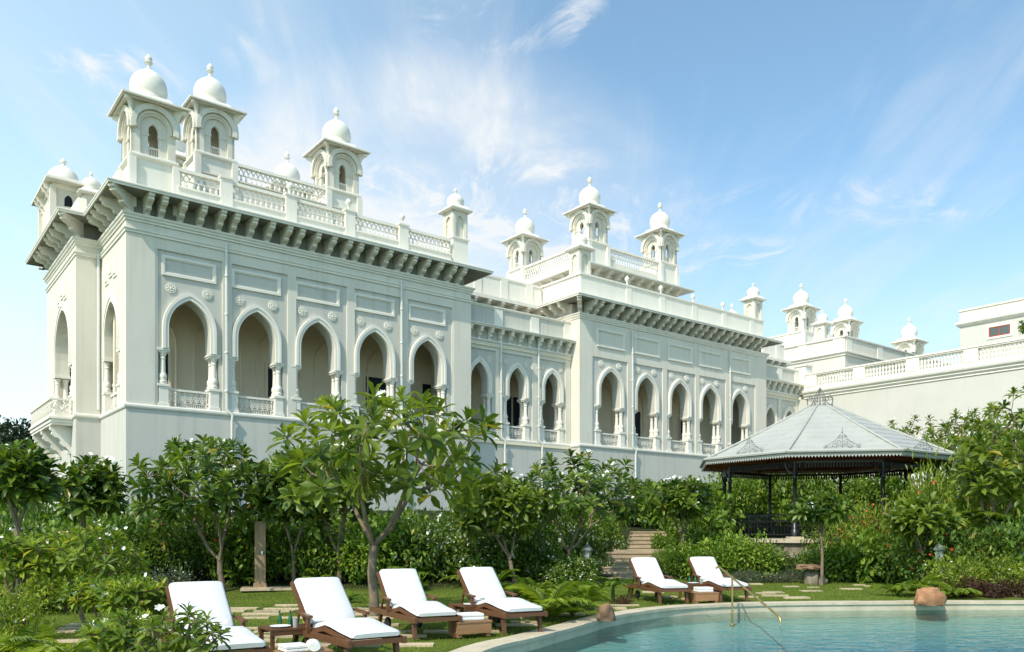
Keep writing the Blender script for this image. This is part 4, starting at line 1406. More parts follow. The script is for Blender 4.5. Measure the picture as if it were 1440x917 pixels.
stone('boulder', (8.76, 17.30, .06), (.245, .24, .27), 4, M['boulder'], 'rounded orange boulder sitting on the far pool edge', 'boulder')
stone('rock', (1.58, 13.9, .08), (.15, .15, .20), 9, M['rock'], 'small upright brown rock standing on the near pool edge', 'rock')
bt = tag(empty('stone_table', (8.55, 23.7, ground_z(8.55, 23.7))), 'rough stone slab table on a stubby pedestal before the gazebo', 'stone table')
s1 = stone('slab', (0, 0, .47), (.36, .30, .11), 21, M['rock'], None, None); s1.parent = bt
s2 = stone('pedestal', (.05, 0, .08), (.18, .17, .33), 23, M['rubble'], None, None); s2.parent = bt
s3 = stone('footing', (.34, .0, .05), (.14, .14, .18), 27, M['rubble'], None, None); s3.parent = bt
b = MB()
rail = empty('handrail', (4.28, 15.6, 0)); tag(rail, 'brass pool handrail sloping down into the water', 'handrail')
b = MB(); b.tube([(-.06, 1.52, .74), (-.02, 1.51, .77), (.02, 1.44, .76), (.60, -.48, -.04), (.615, -.54, -.085), (.62, -.555, -.15)], .021, 10); b.build('rail', M['brass'], rail, 60)
b = MB(); b.tube([(.153, 1.0, .57), (.153, 1.0, -.38)], .021, 10); b.lathe([(.06, 0), (.06, .02), (.03, .04)], (.153, 1.0, -.37), 10); b.build('post', M['brass'], rail, 60)

# paving set in the lawn
def build_paving():
    rr = random.Random(5)
    b = MB()
    coping_in = np.array(pool_off(.46))

    def slab(cx, cy, w, d, rot):
        pts = []
        for (u_, v_) in ((-1, -1), (0, -1.03), (1, -1), (1.02, 0), (1, 1), (0, 1.02), (-1, 1), (-1.02, 0)):
            x = u_ * w / 2 * rr.uniform(.92, 1.04); y = v_ * d / 2 * rr.uniform(.90, 1.05)
            pts.append((cx + x * cos(rot) - y * sin(rot), cy + x * sin(rot) + y * cos(rot)))
        if any(inside(coping_in, *q) for q in pts): return
        zt = .022 + rr.uniform(0, .012)
        b.prism(pts, lambda p, q, e: (p, q, e), -.03, zt)
    y = 9.6
    while y < 17.0:
        d = rr.uniform(.13, .24)
        x = -7.2 + rr.uniform(0, .5) + max(0, (y - 13.5)) * .55
        xe = 1.9 + (y - 12) * .2
        while x < xe:
            w = rr.uniform(.42, .85)
            if rr.random() < .62: slab(x + w / 2, y + d / 2 + rr.uniform(-.03, .03), w, d, R(rr.uniform(-3, 3) + 4))
            x += w + rr.uniform(.10, .22)
        y += d + rr.uniform(.22, .40) + max(0, y - 13) * .05
    for _ in range(26):
        px = rr.uniform(880, 1290); Y = rr.uniform(18.3, 23.5)
        x, yy, z = at(px, Y)
        if z > .01: continue
        slab(x, yy, rr.uniform(.3, .6), rr.uniform(.14, .26), R(rr.uniform(-12, 12)))
    tag(b.build('stone_paving', M['paver']), kind='structure')


build_paving()

# ------------------------------------------------------------------ sun loungers
def path_cushion(pts, wd, th, name, mat, parent, bulge=.02):
    """padded strip following a side profile pts (x, z), width wd, thickness th"""
    b = MB(); n = len(pts)
    P = [Vector(p) for p in pts]
    sec = [(-.5, .25), (-.485, .75), (-.44, .97), (-.2, 1.06), (.2, 1.06), (.44, .97), (.485, .75), (.5, .25), (.46, .0), (-.46, .0)]
    vs = []
    for i in range(n):
        d = (P[min(i + 1, n - 1)] - P[max(i - 1, 0)]).normalized()
        nn = Vector((-d.y, d.x))
        if nn.y < 0: nn = -nn
        e = .93 if i in (0, n - 1) else 1.0
        tt = th * (.62 if i in (0, n - 1) else 1.0)
        for (a, q) in sec:
            qq = P[i] + nn * (q * tt + (th - tt) * .35)
            vs.append((qq.x, a * wd * e, qq.y))
    m = len(sec); fs = []
    for i in range(n - 1):
        for k in range(m): fs.append((i * m + k, i * m + (k + 1) % m, (i + 1) * m + (k + 1) % m, (i + 1) * m + k))
    fs.append(tuple(range(m))); fs.append(tuple((n - 1) * m + k for k in range(m)))
    b.add(vs, fs)
    return b.build(name, mat, parent, 50)


def lounger():
    t = empty('sun_lounger', (0, 0, 0))
    # local x runs from the foot (0) to the head (positive), z up
    hx, hz = 1.12, .325
    bt_x, bt_z = 1.70, .865
    lerp = lambda a, c, f: a + (c - a) * f
    path_cushion([(.0, .315), (.03, .318), (.30, .345), (.58, .385), (.72, .395), (.90, .355), (1.08, hz), (1.12, hz)], .60, .072, 'seat_cushion', M['canvas'], t)
    path_cushion([(bt_x, bt_z), (bt_x - .02, bt_z - .02)] + [(lerp(bt_x, hx + .05, f), lerp(bt_z, hz + .06, f)) for f in (.2, .4, .6, .8, .97)] + [(hx + .04, hz + .05)], .60, .075, 'back_cushion', M['canvas'], t)
    b = MB()
    for s in (-1, 1):
        y0, y1 = (s * .335 - .02, s * .335 + .02)
        pts = [(-.03, .235), (-.03, .31), (.7, .31), (1.98, .31), (1.98, .235)]
        b.prism(pts, lambda p, q, d: (p, d, q), y0, y1)
    for x in (-.01, .75, 1.1, 1.94): b.box(x, x + .045, -.315, .315, .245, .30)
    b.build('frame', M['teak'], t)
    b = MB()                                     # raised knee boards and slats
    for s in (-1, 1):
        y0, y1 = (s * .31 - .012, s * .31 + .012)
        b.prism([(.02, .29), (.02, .315), (.72, .395), (1.10, .325), (1.10, .29), (1.02, .29), (.72, .345), (.14, .29)], lambda p, q, d: (p, d, q), y0, y1)
    for i in range(13):
        x = .06 + i * .08
        zz = .305 + (.085 * x / .72 if x < .72 else .085 - .07 * (x - .72) / .4)
        b.box(x, x + .055, -.30, .30, zz - .012, zz)
    b.build('slats', M['teak'], t)
    b = MB()
    d = Vector((bt_x - hx, bt_z - hz)).normalized(); nn = Vector((d.y, -d.x))
    if nn.y > 0: nn = -nn
    for s in (-1, 1):
        p0 = Vector((hx, hz - .01)); p1 = Vector((bt_x + .01, bt_z + .0))
        P = [p0, p1, p1 + nn * .05, p0 + nn * .05]
        b.prism([(q.x, q.y) for q in P], lambda p, q, e: (p, e, q), s * .305 - .017, s * .305 + .017)
    for i in range(7):
        c = Vector((hx, hz)).lerp(Vector((bt_x, bt_z)), (i + .5) / 7) + nn * .02
        P = [c - d * .03, c + d * .03, c + d * .03 + nn * .015, c - d * .03 + nn * .015]
        b.prism([(q.x, q.y) for q in P], lambda p, q, e: (p, e, q), -.28, .28)
    b.tube([(1.52, -.25, .66), (1.72, -.25, .28)], .018, 5); b.tube([(1.52, .25, .66), (1.72, .25, .28)], .018, 5)
    b.build('backrest', M['teak'], t)
    for s in (-1, 1):
        b = MB(); b.prism([(.98, .47), (1.36, .50), (1.36, .525), (.98, .50)], lambda p, q, e: (p, e, q), s * .365 - .03, s * .365 + .03)
        b.box(1.03, 1.075, s * .365 - .02, s * .365 + .02, .31, .475)
        b.build('armrest', M['teak'], t)
        b = MB(); b.prism([(.10, .236), (.17, .236), (.12, 0), (.07, 0)], lambda p, q, e: (p, e, q), s * .30 - .025, s * .30 + .025); b.build('leg', M['teak'], t)
        b = MB(); b.prism([(1.55, .236), (1.62, .236), (1.70, 0), (1.65, 0)], lambda p, q, e: (p, e, q), s * .30 - .025, s * .30 + .025); b.build('leg', M['teak'], t)
        b = MB(); b.lathe([(.03, -.025), (.085, -.025), (.095, -.01), (.095, .01), (.085, .025), (.03, .025)], n=16)
        b.v = [(x + 1.40, z + s * .25, y + .10) for x, y, z in b.v]; b.build('wheel', M['rubber'], t, 50)
    return t


LSPOT = [(-2.72, 8.15, 124, 'nearest white cushioned teak lounger, partly behind leafy shrub at left'),
         (-1.48, 9.05, 126, 'white cushioned teak lounger with bottles beside its left side'),
         (-1.10, 11.35, 117, 'white lounger just right of the big frangipani trunk'),
         (.10, 12.0, 118, 'white lounger nearest the young palms beside the pool'),
         (3.16, 16.15, 106, 'far white lounger in front of the stone steps'),
         (4.34, 16.35, 104, 'far white lounger behind the brass handrail')]
LSPOT[2] = (-1.02, 11.35, 117, LSPOT[2][3]); LSPOT[3] = (.20, 12.0, 118, LSPOT[3][3])
LSPOT[4] = (3.36, 16.95, 104, LSPOT[4][3]); LSPOT[5] = (4.74, 17.45, 102, LSPOT[5][3])
proto = lounger()
for i, (x, y, a, lab) in enumerate(LSPOT):
    o = proto if i == 0 else copy_tree(proto)
    o.location = (x, y, .02); o.rotation_euler = (0, 0, R(a))
    tag(o, lab, 'sun lounger', 'teak sun loungers round the pool')


def bottle_mesh():
    b = MB(); b.lathe([(.03, 0), (.033, .01), (.033, .12), (.026, .15), (.013, .18), (.012, .225), (.015, .23), (.015, .245), (.0, .246)], n=12)
    return b.mesh('water_bottle', M['bottle'], 50)


BOT = bottle_mesh()
GLASS = MB(); GLASS.lathe([(.028, 0), (.034, .11), (.031, .11), (.026, .01)], n=12); GLASS = GLASS.mesh('tumbler', M['glass'], 50)


def low_table(x, y, a, label):
    t = tag(empty('side_table', (x, y, .02), R(a)), label, 'side table', None)
    b = MB()
    for i in range(5): b.box(-.24, .24, -.24 + i * .098, -.15 + i * .098, .315, .34)
    b.box(-.24, .24, -.235, -.21, .26, .314); b.box(-.24, .24, .21, .235, .26, .314)
    b.build('tabletop', M['teak'], t)
    for sx in (-1, 1):
        for sy in (-1, 1):
            b = MB(); b.box(sx * .21 - .022, sx * .21 + .022, sy * .20 - .022, sy * .20 + .022, 0, .314); b.build('leg', M['teak'], t)
    return t


def towel_roll(x, y, z, a, label, group=None, L_=.34, r=.075):
    b = MB()
    n = 18
    prof = []
    for i in range(n):
        t = 2 * pi * i / n
        prof.append((r * 1.15 * cos(t), r * .85 + r * .85 * sin(t)))
    xs = np.linspace(-L_ / 2, L_ / 2, 7)
    vs = []; fs = []
    for k, xx in enumerate(xs):
        f = .90 if k in (0, 6) else 1.0 + .03 * sin(k * 2.1)
        for (p, q) in prof: vs.append((xx, p * f, .0 + q * f))
    for k in range(6):
        for i in range(n): fs.append((k * n + i, k * n + (i + 1) % n, (k + 1) * n + (i + 1) % n, (k + 1) * n + i))
    fs.append(tuple(range(n))); fs.append(tuple(6 * n + i for i in range(n)))
    b.add(vs, fs)
    return tag(b.build('rolled_towel', M['towel'], None, 60, (x, y, z), R(a)), label, 'towel', group)


def folded_towel(x, y, z, a, label, w=.34, d=.24, h=.05):
    b = MB(); rr = random.Random(int(x * 100))
    for i in range(2):
        zz = i * h
        b.lathe([(.64, zz), (.70, zz + h * .25), (.70, zz + h * .75), (.64, zz + h)], n=4, rot=pi / 4)
    b.v = [(p * w, q * d, s) for p, q, s in b.v]
    return tag(b.build('folded_towel', M['towel'], None, 40, (x, y, z), R(a)), label, 'towel')


def table_set(x, y, a, where, n_bot):
    low_table(x, y, a, 'low teak table ' + where)
    for i in range(n_bot):
        o = bpy.data.objects.new('water_bottle', BOT); COL.objects.link(o)
        o.location = (x - .07 + i * .13, y + .06, .36); o.scale = (.82, .82, .76)
        tag(o, 'small green glass bottle on the teak table ' + where, 'bottle', 'bottles on the table ' + where)
    o = bpy.data.objects.new('tumbler', GLASS); COL.objects.link(o); o.location = (x + .16, y - .08, .36)
    tag(o, 'clear tumbler on the teak table ' + where, 'tumbler')
    b = MB(); b.lathe([(.02, .0), (.12, .012), (.125, .02), (.10, .016), (.03, .012)], n=18)
    tag(b.build('plate', M['towel'], None, 50, (x - .02, y - .09, .361)), 'white saucer on the teak table ' + where, 'plate')


table_set(-2.75, 9.95, 35, 'between the two nearest loungers', 2)
table_set(-.62, 12.95, 28, 'between the two middle loungers', 2)
table_set(4.02, 18.3, 15, 'between the two far loungers', 2)


def footstool(x, y, a, label):
    t = tag(empty('footstool', (x, y, .02), R(a)), label, 'footstool')
    b = MB(); b.box(-.26, .26, -.17, .17, .05, .20); b.box(-.27, .27, -.18, .18, .20, .225); b.build('box', M['teak_light'], t)
    b = MB()
    for sx in (-1, 1): b.box(sx * .22 - .03, sx * .22 + .03, -.15, .15, 0, .05)
    b.build('leg', M['teak_light'], t)


footstool(-.60, 11.75, 28, 'teak footstool with folded white towels between the middle loungers')
folded_towel(-.60, 11.75, .247, 24, 'folded white towels on the footstool between the middle loungers')
footstool(4.0, 17.25, 15, 'teak footstool with folded white towels between the far loungers')
folded_towel(4.0, 17.25, .247, 12, 'folded white towels on the footstool between the far loungers')
footstool(-2.22, 8.75, 35, 'teak footstool under rolled towels between the two nearest loungers')
folded_towel(-2.30, 8.70, .247, 35, 'folded white towel lying flat on the nearest footstool', .26, .26, .035)
towel_roll(-2.12, 8.80, .247, 108, 'rolled white towel on the nearest footstool', None, .32, .06)

# ------------------------------------------------------------------ vegetation
RNG = np.random.default_rng(7)
OBL_V = np.array([(0, 0, 0), (.33, .40, .06), (.33, 0, 0), (.33, -.40, .06), (.72, .5, .03), (.72, 0, -.05), (.72, -.5, .03), (1, 0, -.16)])
OBL_F = np.array([(0, 2, 1), (0, 3, 2), (1, 2, 5), (1, 5, 4), (2, 3, 6), (2, 6, 5), (4, 5, 7), (5, 6, 7)])
DIA_V = np.array([(0, 0, 0), (.48, .5, .10), (1, 0, -.06), (.48, -.5, .10)])
DIA_F = np.array([(0, 2, 1), (0, 3, 2)])
BLADE_V = np.array([(0, .5, 0), (0, -.5, 0), (1, 0, 0)])
BLADE_F = np.array([(0, 1, 2)])
PETAL_V = np.array([(0, 0, 0), (.6, .42, .10), (1, .0, .02), (.6, -.42, .10)])


def unit(a): return a / np.maximum(1e-9, np.linalg.norm(a, axis=1, keepdims=True))


def leaves_mesh(name, P, D, U, Ln, W, tint, mat, TV=OBL_V, TF=OBL_F, smooth=True):
    """one mesh of leaves: base points P, directions D, up hints U, lengths, widths, per-leaf tint 0..1"""
    D = unit(D)
    S = unit(np.cross(U, D))
    Nn = np.cross(D, S)
    n, k = len(P), len(TV)
    V = P[:, None, :] + TV[None, :, 0, None] * (D * Ln[:, None])[:, None, :] + TV[None, :, 1, None] * (S * W[:, None])[:, None, :] + TV[None, :, 2, None] * (Nn * Ln[:, None])[:, None, :]
    V = V.reshape(-1, 3)
    Fc = (TF[None] + (np.arange(n) * k)[:, None, None]).reshape(-1, 3)
    me = bpy.data.meshes.new(name)
    me.vertices.add(len(V)); me.vertices.foreach_set('co', V.astype(np.float32).ravel())
    nf = len(Fc)
    me.loops.add(nf * 3); me.loops.foreach_set('vertex_index', Fc.astype(np.int32).ravel())
    me.polygons.add(nf); me.polygons.foreach_set('loop_start', np.arange(0, nf * 3, 3, dtype=np.int32))
    me.polygons.foreach_set('loop_total', np.full(nf, 3, dtype=np.int32))
    me.polygons.foreach_set('use_smooth', np.full(nf, smooth, dtype=bool))
    at_ = me.attributes.new('tint', 'FLOAT', 'FACE')
    at_.data.foreach_set('value', np.repeat(tint, len(TF)).astype(np.float32))
    me.materials.append(mat)
    me.update(); me.validate()
    return me


def rand_dirs(n, rng=RNG):
    return unit(rng.normal(size=(n, 3)))


def blossoms_mesh(name, P, size, mat, petals=5, rng=RNG):
    """little five-petalled flowers at points P facing roughly up and out"""
    n = len(P)
    ax = unit(rng.normal(size=(n, 3)) * .55 + np.array([0, -.35, .7]))
    e1 = unit(np.cross(ax, rng.normal(size=(n, 3))))
    e2 = np.cross(ax, e1)
    Ps, Ds, Us = [], [], []
    for k in range(petals):
        a = 2 * pi * k / petals
        Ps.append(P); Ds.append(e1 * cos(a) + e2 * sin(a) + ax * .35); Us.append(ax)
    P_, D_, U_ = np.concatenate(Ps), np.concatenate(Ds), np.concatenate(Us)
    m = len(P_)
    return leaves_mesh(name, P_, D_, U_, np.full(m, size) * rng.uniform(.8, 1.2, m), np.full(m, size * .8), np.zeros(m), mat, PETAL_V, DIA_F)


def frangipani(name, loc, height, width, label, mat='frangi', seed=0, leaf=.30, levels=4, trunk_r=.075, lean=(0, 0), fork=.30, nflower=10, bark='bark', cat='tree', group=None, first=4,
               per=15, spread=1.0, droop=0.0, ntip=None, cb=None):
    rr = random.Random(seed); rg = np.random.default_rng(seed + 100)
    fz = fork * height
    N_ = ntip or {2: 10, 3: 24, 4: 50, 5: 88}[levels]
    zb = cb if cb is not None else fz + .22 * (height - fz)
    rx, rz = max(.12, width / 2 - leaf * .75), max(.1, (height - leaf * .45 - zb) / 2)
    zc = zb + rz
    cxo = lean[0] * rx
    tgt = []
    tries = 0
    dmin = 1.25 * (rx * rx * rz / N_) ** (1 / 3)
    while len(tgt) < N_ and tries < 6000:
        tries += 1
        if tries % 700 == 0: dmin *= .85
        v = Vector((rr.gauss(0, 1), rr.gauss(0, 1), rr.gauss(.12, 1))).normalized() * (rr.random() ** .36)
        if v.z < -.55 and abs(v.x) < .55: continue
        lump = 1 + .16 * sin(3 * atan2(v.y, v.x) + seed) + .08 * sin(5 * v.z + seed * 2)
        q = Vector((cxo + v.x * rx * lump, lean[1] * rx + v.y * rx * .9 * lump, zc + v.z * rz))
        if all((q - o).length > dmin for o in tgt): tgt.append(q)
    segs = []; tips = []

    def limb(p, q, r0, r1, bow=.12):
        d = q - p
        side = Vector((rr.uniform(-1, 1), rr.uniform(-1, 1), 0)) * d.length * .07
        m1 = p + d * .36 + side - Vector((0, 0, bow * d.length * .55)); m2 = p + d * .72 + side * .6 - Vector((0, 0, bow * d.length * .45))
        segs.append(([p, m1, m2, q], [r0, r0 * .7 + r1 * .3, r0 * .35 + r1 * .65, r1]))

    def grow(p, pts, lv):
        r0 = trunk_r * max(.16, (len(pts) / N_) ** .46) * (.80 if lv else .88)
        if len(pts) == 1:
            limb(p, pts[0], max(.010, r0), max(.008, r0 * .7), .10)
            dd = (pts[0] - p).normalized(); tips.append((pts[0], (dd + Vector((0, 0, .45))).normalized())); return
        k = first if lv == 0 else (3 if len(pts) > 9 and rr.random() < .35 else 2)
        k = min(k, len(pts))
        dirs = [(q - p).normalized() for q in pts]
        cen = [dirs[rr.randrange(len(dirs))]]
        while len(cen) < k: cen.append(max(dirs, key=lambda d: min((d - c).length for c in cen)))
        for _ in range(4):
            grp = [[] for _ in cen]
            for d, q in zip(dirs, pts): grp[min(range(k), key=lambda n_: (d - cen[n_]).length)].append((d, q))
            cen = [sum((d for d, q in g), Vector()) .normalized() if g else c for g, c in zip(grp, cen)]
        for g in grp:
            if not g: continue
            qs = [q for d, q in g]
            m = sum(qs, Vector()) / len(qs)
            if len(qs) == 1: grow(p, qs, lv + 1); continue
            f = rr.uniform(.42, .56)
            nd = p + (m - p) * f
            nd.z = min(nd.z, min(q.z for q in qs) + .1 * height)
            r1 = trunk_r * max(.16, (len(qs) / N_) ** .46) * .82
            limb(p, nd, max(.011, r1 * 1.1), max(.010, r1), .10)
            grow(nd, qs, lv + 1)
    top_p = Vector((lean[0] * fz * .25 + rr.uniform(-.04, .04), lean[1] * fz * .3, fz))
    segs.append(([Vector((0, 0, -.15)), Vector((.02, 0, fz * .2)), Vector((top_p.x * .5 + rr.uniform(-.05, .05), top_p.y * .5, fz * .62)), top_p], [trunk_r * 1.3, trunk_r * 1.05, trunk_r * .95, trunk_r * .9]))
    grow(top_p, tgt, 0)
    f = lambda v: v
    root = tag(empty(name, loc), label, cat, group)
    b = MB()
    for ps, rs in segs: b.tube(ps, rs, 8 if rs[0] > .03 else 5, False)
    b.build('trunk', M[bark], root, 80)
    P, D, U, Ln, W, T = [], [], [], [], [], []
    tz = [f(q).z for q, _ in tips]
    for (q, d) in tips:
        q = f(q)
        d = (Vector((d.x, d.y, d.z)) + Vector((0, 0, .35))).normalized()
        e1 = d.orthogonal().normalized(); e2 = d.cross(e1)
        n = per + rr.randint(-3, 4)
        base_t = rr.uniform(.05, .55)
        for k in range(n):
            a = k * 2.39996 + rr.uniform(-.2, .2)
            fr_ = k / n
            pol = R(18 + 80 * fr_ + rr.uniform(-12, 12))
            dd = d * cos(pol) + (e1 * cos(a) + e2 * sin(a)) * sin(pol) - Vector((0, 0, .10 + droop))
            l = leaf * (.60 + .45 * fr_) * rr.uniform(.8, 1.15)
            P.append(q - d * (.11 * fr_) * (leaf / .3)); D.append(dd); U.append(d + Vector((rr.uniform(-.25, .25), rr.uniform(-.25, .25), .25)))
            Ln.append(l); W.append(l * rr.uniform(.28, .38))
            T.append(1.0 if rr.random() < .022 else min(.88, max(0, base_t + rr.uniform(-.2, .38))))
    P, D, U, Ln, W, T = map(np.array, (P, D, U, Ln, W, T))
    me = leaves_mesh('crown', P, D, U, Ln, W, T, M[mat])
    place(me, 'crown', root)
    if nflower:
        ch = rr.sample(range(len(tips)), min(nflower, len(tips)))
        fp = []
        for c in ch:
            q = f(tips[c][0])
            for _ in range(rr.randint(4, 8) if leaf > .25 else rr.randint(1, 3)): fp.append((q.x + rr.gauss(0, .07), q.y + rr.gauss(0, .07), q.z + leaf * rr.uniform(.25, .65)))
        place(blossoms_mesh('blossom', np.array(fp), .055 if leaf > .25 else .034, M['petal'], rng=rg), 'blossom', root)
    return root


def shrub_parts(seed, n, leaf, mat, fl=None, nfl=0, lobes=15, fsize=.05, aspect=.55, upw=-.05, flat=0.0):
    """a unit shrub (radius 1, height 1): lobed leaf cloud, a few stems and flowers"""
    rg = np.random.default_rng(seed)
    an = rg.uniform(0, 2 * pi, lobes); ra = .72 * np.sqrt(rg.random(lobes))
    cs = np.stack([ra * np.cos(an), ra * np.sin(an), rg.uniform(.18, .80, lobes) * (1 - .45 * ra)], 1)
    rs = rg.uniform(.20, .40, lobes)
    rs = np.minimum(rs, 1.0 - cs[:, 2] + .12)
    pick = rg.choice(lobes, n, p=rs ** 2 / (rs ** 2).sum())
    d = rand_dirs(n, rg)
    rad = rs[pick] * (1 - .42 * rg.random(n) ** 2.2)
    P = cs[pick] + d * rad[:, None]
    P[:, 2] = np.where(P[:, 2] < .02, rg.uniform(.02, .3, n), P[:, 2])
    # small twigs: jitter in clumps
    P += rg.normal(size=(n, 3)) * .05
    shoot = rg.random(n) < .14
    P[shoot] += (d[shoot] * .6 + np.array([0, 0, .5])) * rg.uniform(.03, .26, (shoot.sum(), 1))
    D = unit(d * .8 + rg.normal(size=(n, 3)) * .55 + np.array([0, 0, upw]))
    U = unit(rg.normal(size=(n, 3)) * .45 + np.array([0, 0, 1.]) + d * .5)
    L_ = leaf * rg.uniform(.7, 1.3, n)
    lt = (rg.random(lobes) ** 1.6 * .55)[pick]
    T = np.clip(lt + rg.uniform(0, .5, n), 0, .85)
    T[rg.random(n) < .03] = 1.0
    parts = [('foliage', leaves_mesh('foliage', P, D, U, L_, L_ * aspect, T, M[mat], OBL_V if leaf > .13 else DIA_V, OBL_F if leaf > .13 else DIA_F))]
    b = MB(); rr = random.Random(seed)
    for i in range(lobes):
        q = cs[i]; b.tube([(rr.uniform(-.1, .1), rr.uniform(-.1, .1), -.12), (q[0] * .45 + rr.uniform(-.05, .05), q[1] * .45, q[2] * .4), (q[0] * .9, q[1] * .9, q[2] + rs[i] * .5)], [.028, .020, .008], 5, False)
    parts.append(('stems', b.mesh('stems', M['darkbark'], 80)))
    if fl:
        i = rg.choice(lobes, nfl, p=rs ** 2 / (rs ** 2).sum()); dd = rand_dirs(nfl, rg); dd[:, 2] = np.abs(dd[:, 2]) * .9
        parts.append(('blossom', blossoms_mesh('blossom', cs[i] + unit(dd) * (rs[i] * 1.03)[:, None], fsize, M[fl], rng=rg)))
    return parts


KINDS = {}
def kind(nm, *a, **k): KINDS[nm] = [shrub_parts(s, *a, **k) for s in (1, 2, 3)]
kind('gardenia', 2600, .105, 'shrub', 'petal', 130, fsize=.034)
kind('red', 2600, .10, 'shrub', 'redpetal', 34, fsize=.034)
kind('hedge', 3000, .10, 'hedge')
kind('dark', 2400, .115, 'shrub')
kind('broad', 1700, .135, 'hedge', lobes=12, aspect=.65)
kind('lime', 1800, .115, 'lime', 'petal', 16, fsize=.040, aspect=.36)
kind('coral', 1900, .11, 'lime', 'coralpetal', 34, fsize=.032, aspect=.30)
kind('greyg', 2600, .062, 'greygreen', 'petal', 30, fsize=.028)
kind('burg', 900, .15, 'burgundy', lobes=5, aspect=.26)
_cnt = [0]


def shrub(kn, px, Y, r, h, label, group=None, cat='shrub', nm=None, dz=0.0, loc=None):
    x, y, z = loc or at(px, Y)
    _cnt[0] += 1
    root = tag(empty(nm or {'gardenia': 'flowering_shrub', 'red': 'flowering_shrub', 'coral': 'flowering_shrub', 'lime': 'flowering_shrub'}.get(kn, 'shrub'), (x, y, z + dz), rnd.uniform(0, 6.28)), label, cat, group)
    root.scale = (r, r * rnd.uniform(.85, 1.1), h)
    for pn, me in KINDS[kn][_cnt[0] % 3]: place(me, pn, root)
    return root


def frond_plant(name, loc, n, ln, label, mat='lime', seed=0, leaflets=22, lw=.17, up=.75, cat='palm', group=None, stem=0.0):
    """young palm or fern: arching fronds with leaflets either side"""
    rr = random.Random(seed)
    P, D, U, Ln, W, T = [], [], [], [], [], []
    root = tag(empty(name, loc), label, cat, group)
    b = MB()
    for i in range(n):
        a = i * 2.39996 + rr.uniform(-.3, .3)
        el = R(35 + 50 * rr.random() * up + 15)
        l = ln * rr.uniform(.7, 1.1)
        h = Vector((cos(a), sin(a), 0))
        p = Vector((0, 0, stem)); pts = [p.copy()]
        e = el
        for s in range(10):
            p = p + (h * cos(e) + Vector((0, 0, 1)) * sin(e)) * (l / 10); pts.append(p.copy()); e -= R(9 + rr.uniform(-1, 2))
        b.tube(pts, [.011 * (1 - .08 * k) for k in range(11)], 4, False)
        side = h.cross(Vector((0, 0, 1)))
        tt = rr.uniform(.1, .6)
        for k in range(leaflets):
            f = .15 + .85 * k / leaflets
            j = min(9, int(f * 10)); q = pts[j].lerp(pts[j + 1], f * 10 - j)
            tg = (pts[j + 1] - pts[j]).normalized()
            for s in (-1, 1):
                dd = side * s + tg * .75 - Vector((0, 0, .22 + rr.uniform(-.1, .15)))
                P.append(q); D.append(dd); U.append(Vector((0, 0, 1)) + side * s * -.2)
                w = l * lw * (1.15 - .75 * abs(f - .45)) * rr.uniform(.85, 1.15); Ln.append(w * 1.4); W.append(w * .20); T.append(min(.9, tt + rr.uniform(-.1, .3)))
    if stem: b.tube([(0, 0, -.1), (0, 0, stem)], [.05, .035], 6, False)
    b.build('stems', M[mat], root, 80)
    place(leaves_mesh('fronds', *map(np.array, (P, D, U, Ln, W, T)), M[mat], DIA_V, DIA_F), 'fronds', root)
    return root


def strap_plant(name, loc, n, ln, label, mat='hedge', seed=0, group=None, cat='plant'):
    rg = np.random.default_rng(seed)
    a = rg.uniform(0, 2 * pi, n); el = rg.uniform(.5, 1.4, n)
    D = np.stack([np.cos(a) * np.cos(el), np.sin(a) * np.cos(el), np.sin(el)], 1)
    L_ = ln * rg.uniform(.6, 1.1, n)
    TV = np.array([(0, .35, 0), (0, -.35, 0), (.45, .5, -.02), (.45, -.5, -.02), (.8, .35, -.16), (.8, -.35, -.16), (1, 0, -.34)])
    TF = np.array([(0, 1, 3), (0, 3, 2), (2, 3, 5), (2, 5, 4), (4, 5, 6)])
    P = rg.normal(size=(n, 3)) * np.array([.08, .08, 0]) * ln
    root = tag(empty(name, loc), label, cat, group)
    place(leaves_mesh('leaves', P, D, np.tile([[0, 0, 1.]], (n, 1)) + rg.normal(size=(n, 3)) * .1, L_, L_ * .10, np.clip(rg.uniform(0, .8, n), 0, 1), M[mat], TV, TF), 'leaves', root)
    return root


# --- frangipani trees, near to far
frangipani('frangipani_tree', at(525, 14.75), 4.2, 4.65, 'large spreading frangipani in front of the loungers, its branches open', 'frangi_warm', 12, .42, 5, .085, (.17, -.05), .30, 4, first=4, per=12, ntip=80, cb=1.65)
frangipani('frangipani_tree', at(312, 20.2), 3.95, 4.0, 'forked frangipani rising left of the timber shower post', 'frangi', 5, .40, 5, .075, (-.25, .1), .20, 12, first=3, per=15)
frangipani('frangipani_tree', at(22, 14.5), 3.15, 1.7, 'frangipani at the left border with crown over a bare stem', 'frangi', 8, .36, 4, .06, (.03, 0), .5, 5, first=3)
frangipani('frangipani_tree', at(120, 18.0), 3.25, 1.9, 'small crowned frangipani below the palace balcony', 'frangi', 21, .38, 4, .055, (.1, 0), .40, 6, first=3)
frangipani('frangipani_tree', at(412, 21.0), 3.6, 2.6, 'slim two-stemmed frangipani just right of the timber shower post', 'frangi', 31, .38, 5, .055, (0, 0), .18, 3, first=2)
frangipani('frangipani_tree', at(476, 21.2), 3.9, 3.0, 'dark frangipani with curved stems behind the large open tree', 'frangi', 42, .40, 5, .07, (-.1, 0), .2, 2, first=3)
frangipani('frangipani_tree', at(723, 21.6), 3.15, 2.7, 'leaning frangipani over the hedge right of the middle loungers', 'frangi_warm', 53, .38, 5, .06, (-.5, 0), .22, 5, first=3)
frangipani('frangipani_tree', at(800, 23.6), 3.75, 4.6, 'broad flowering frangipani in front of the second arcade', 'frangi', 64, .38, 5, .08, (.12, 0), .2, 26, first=4, per=15)
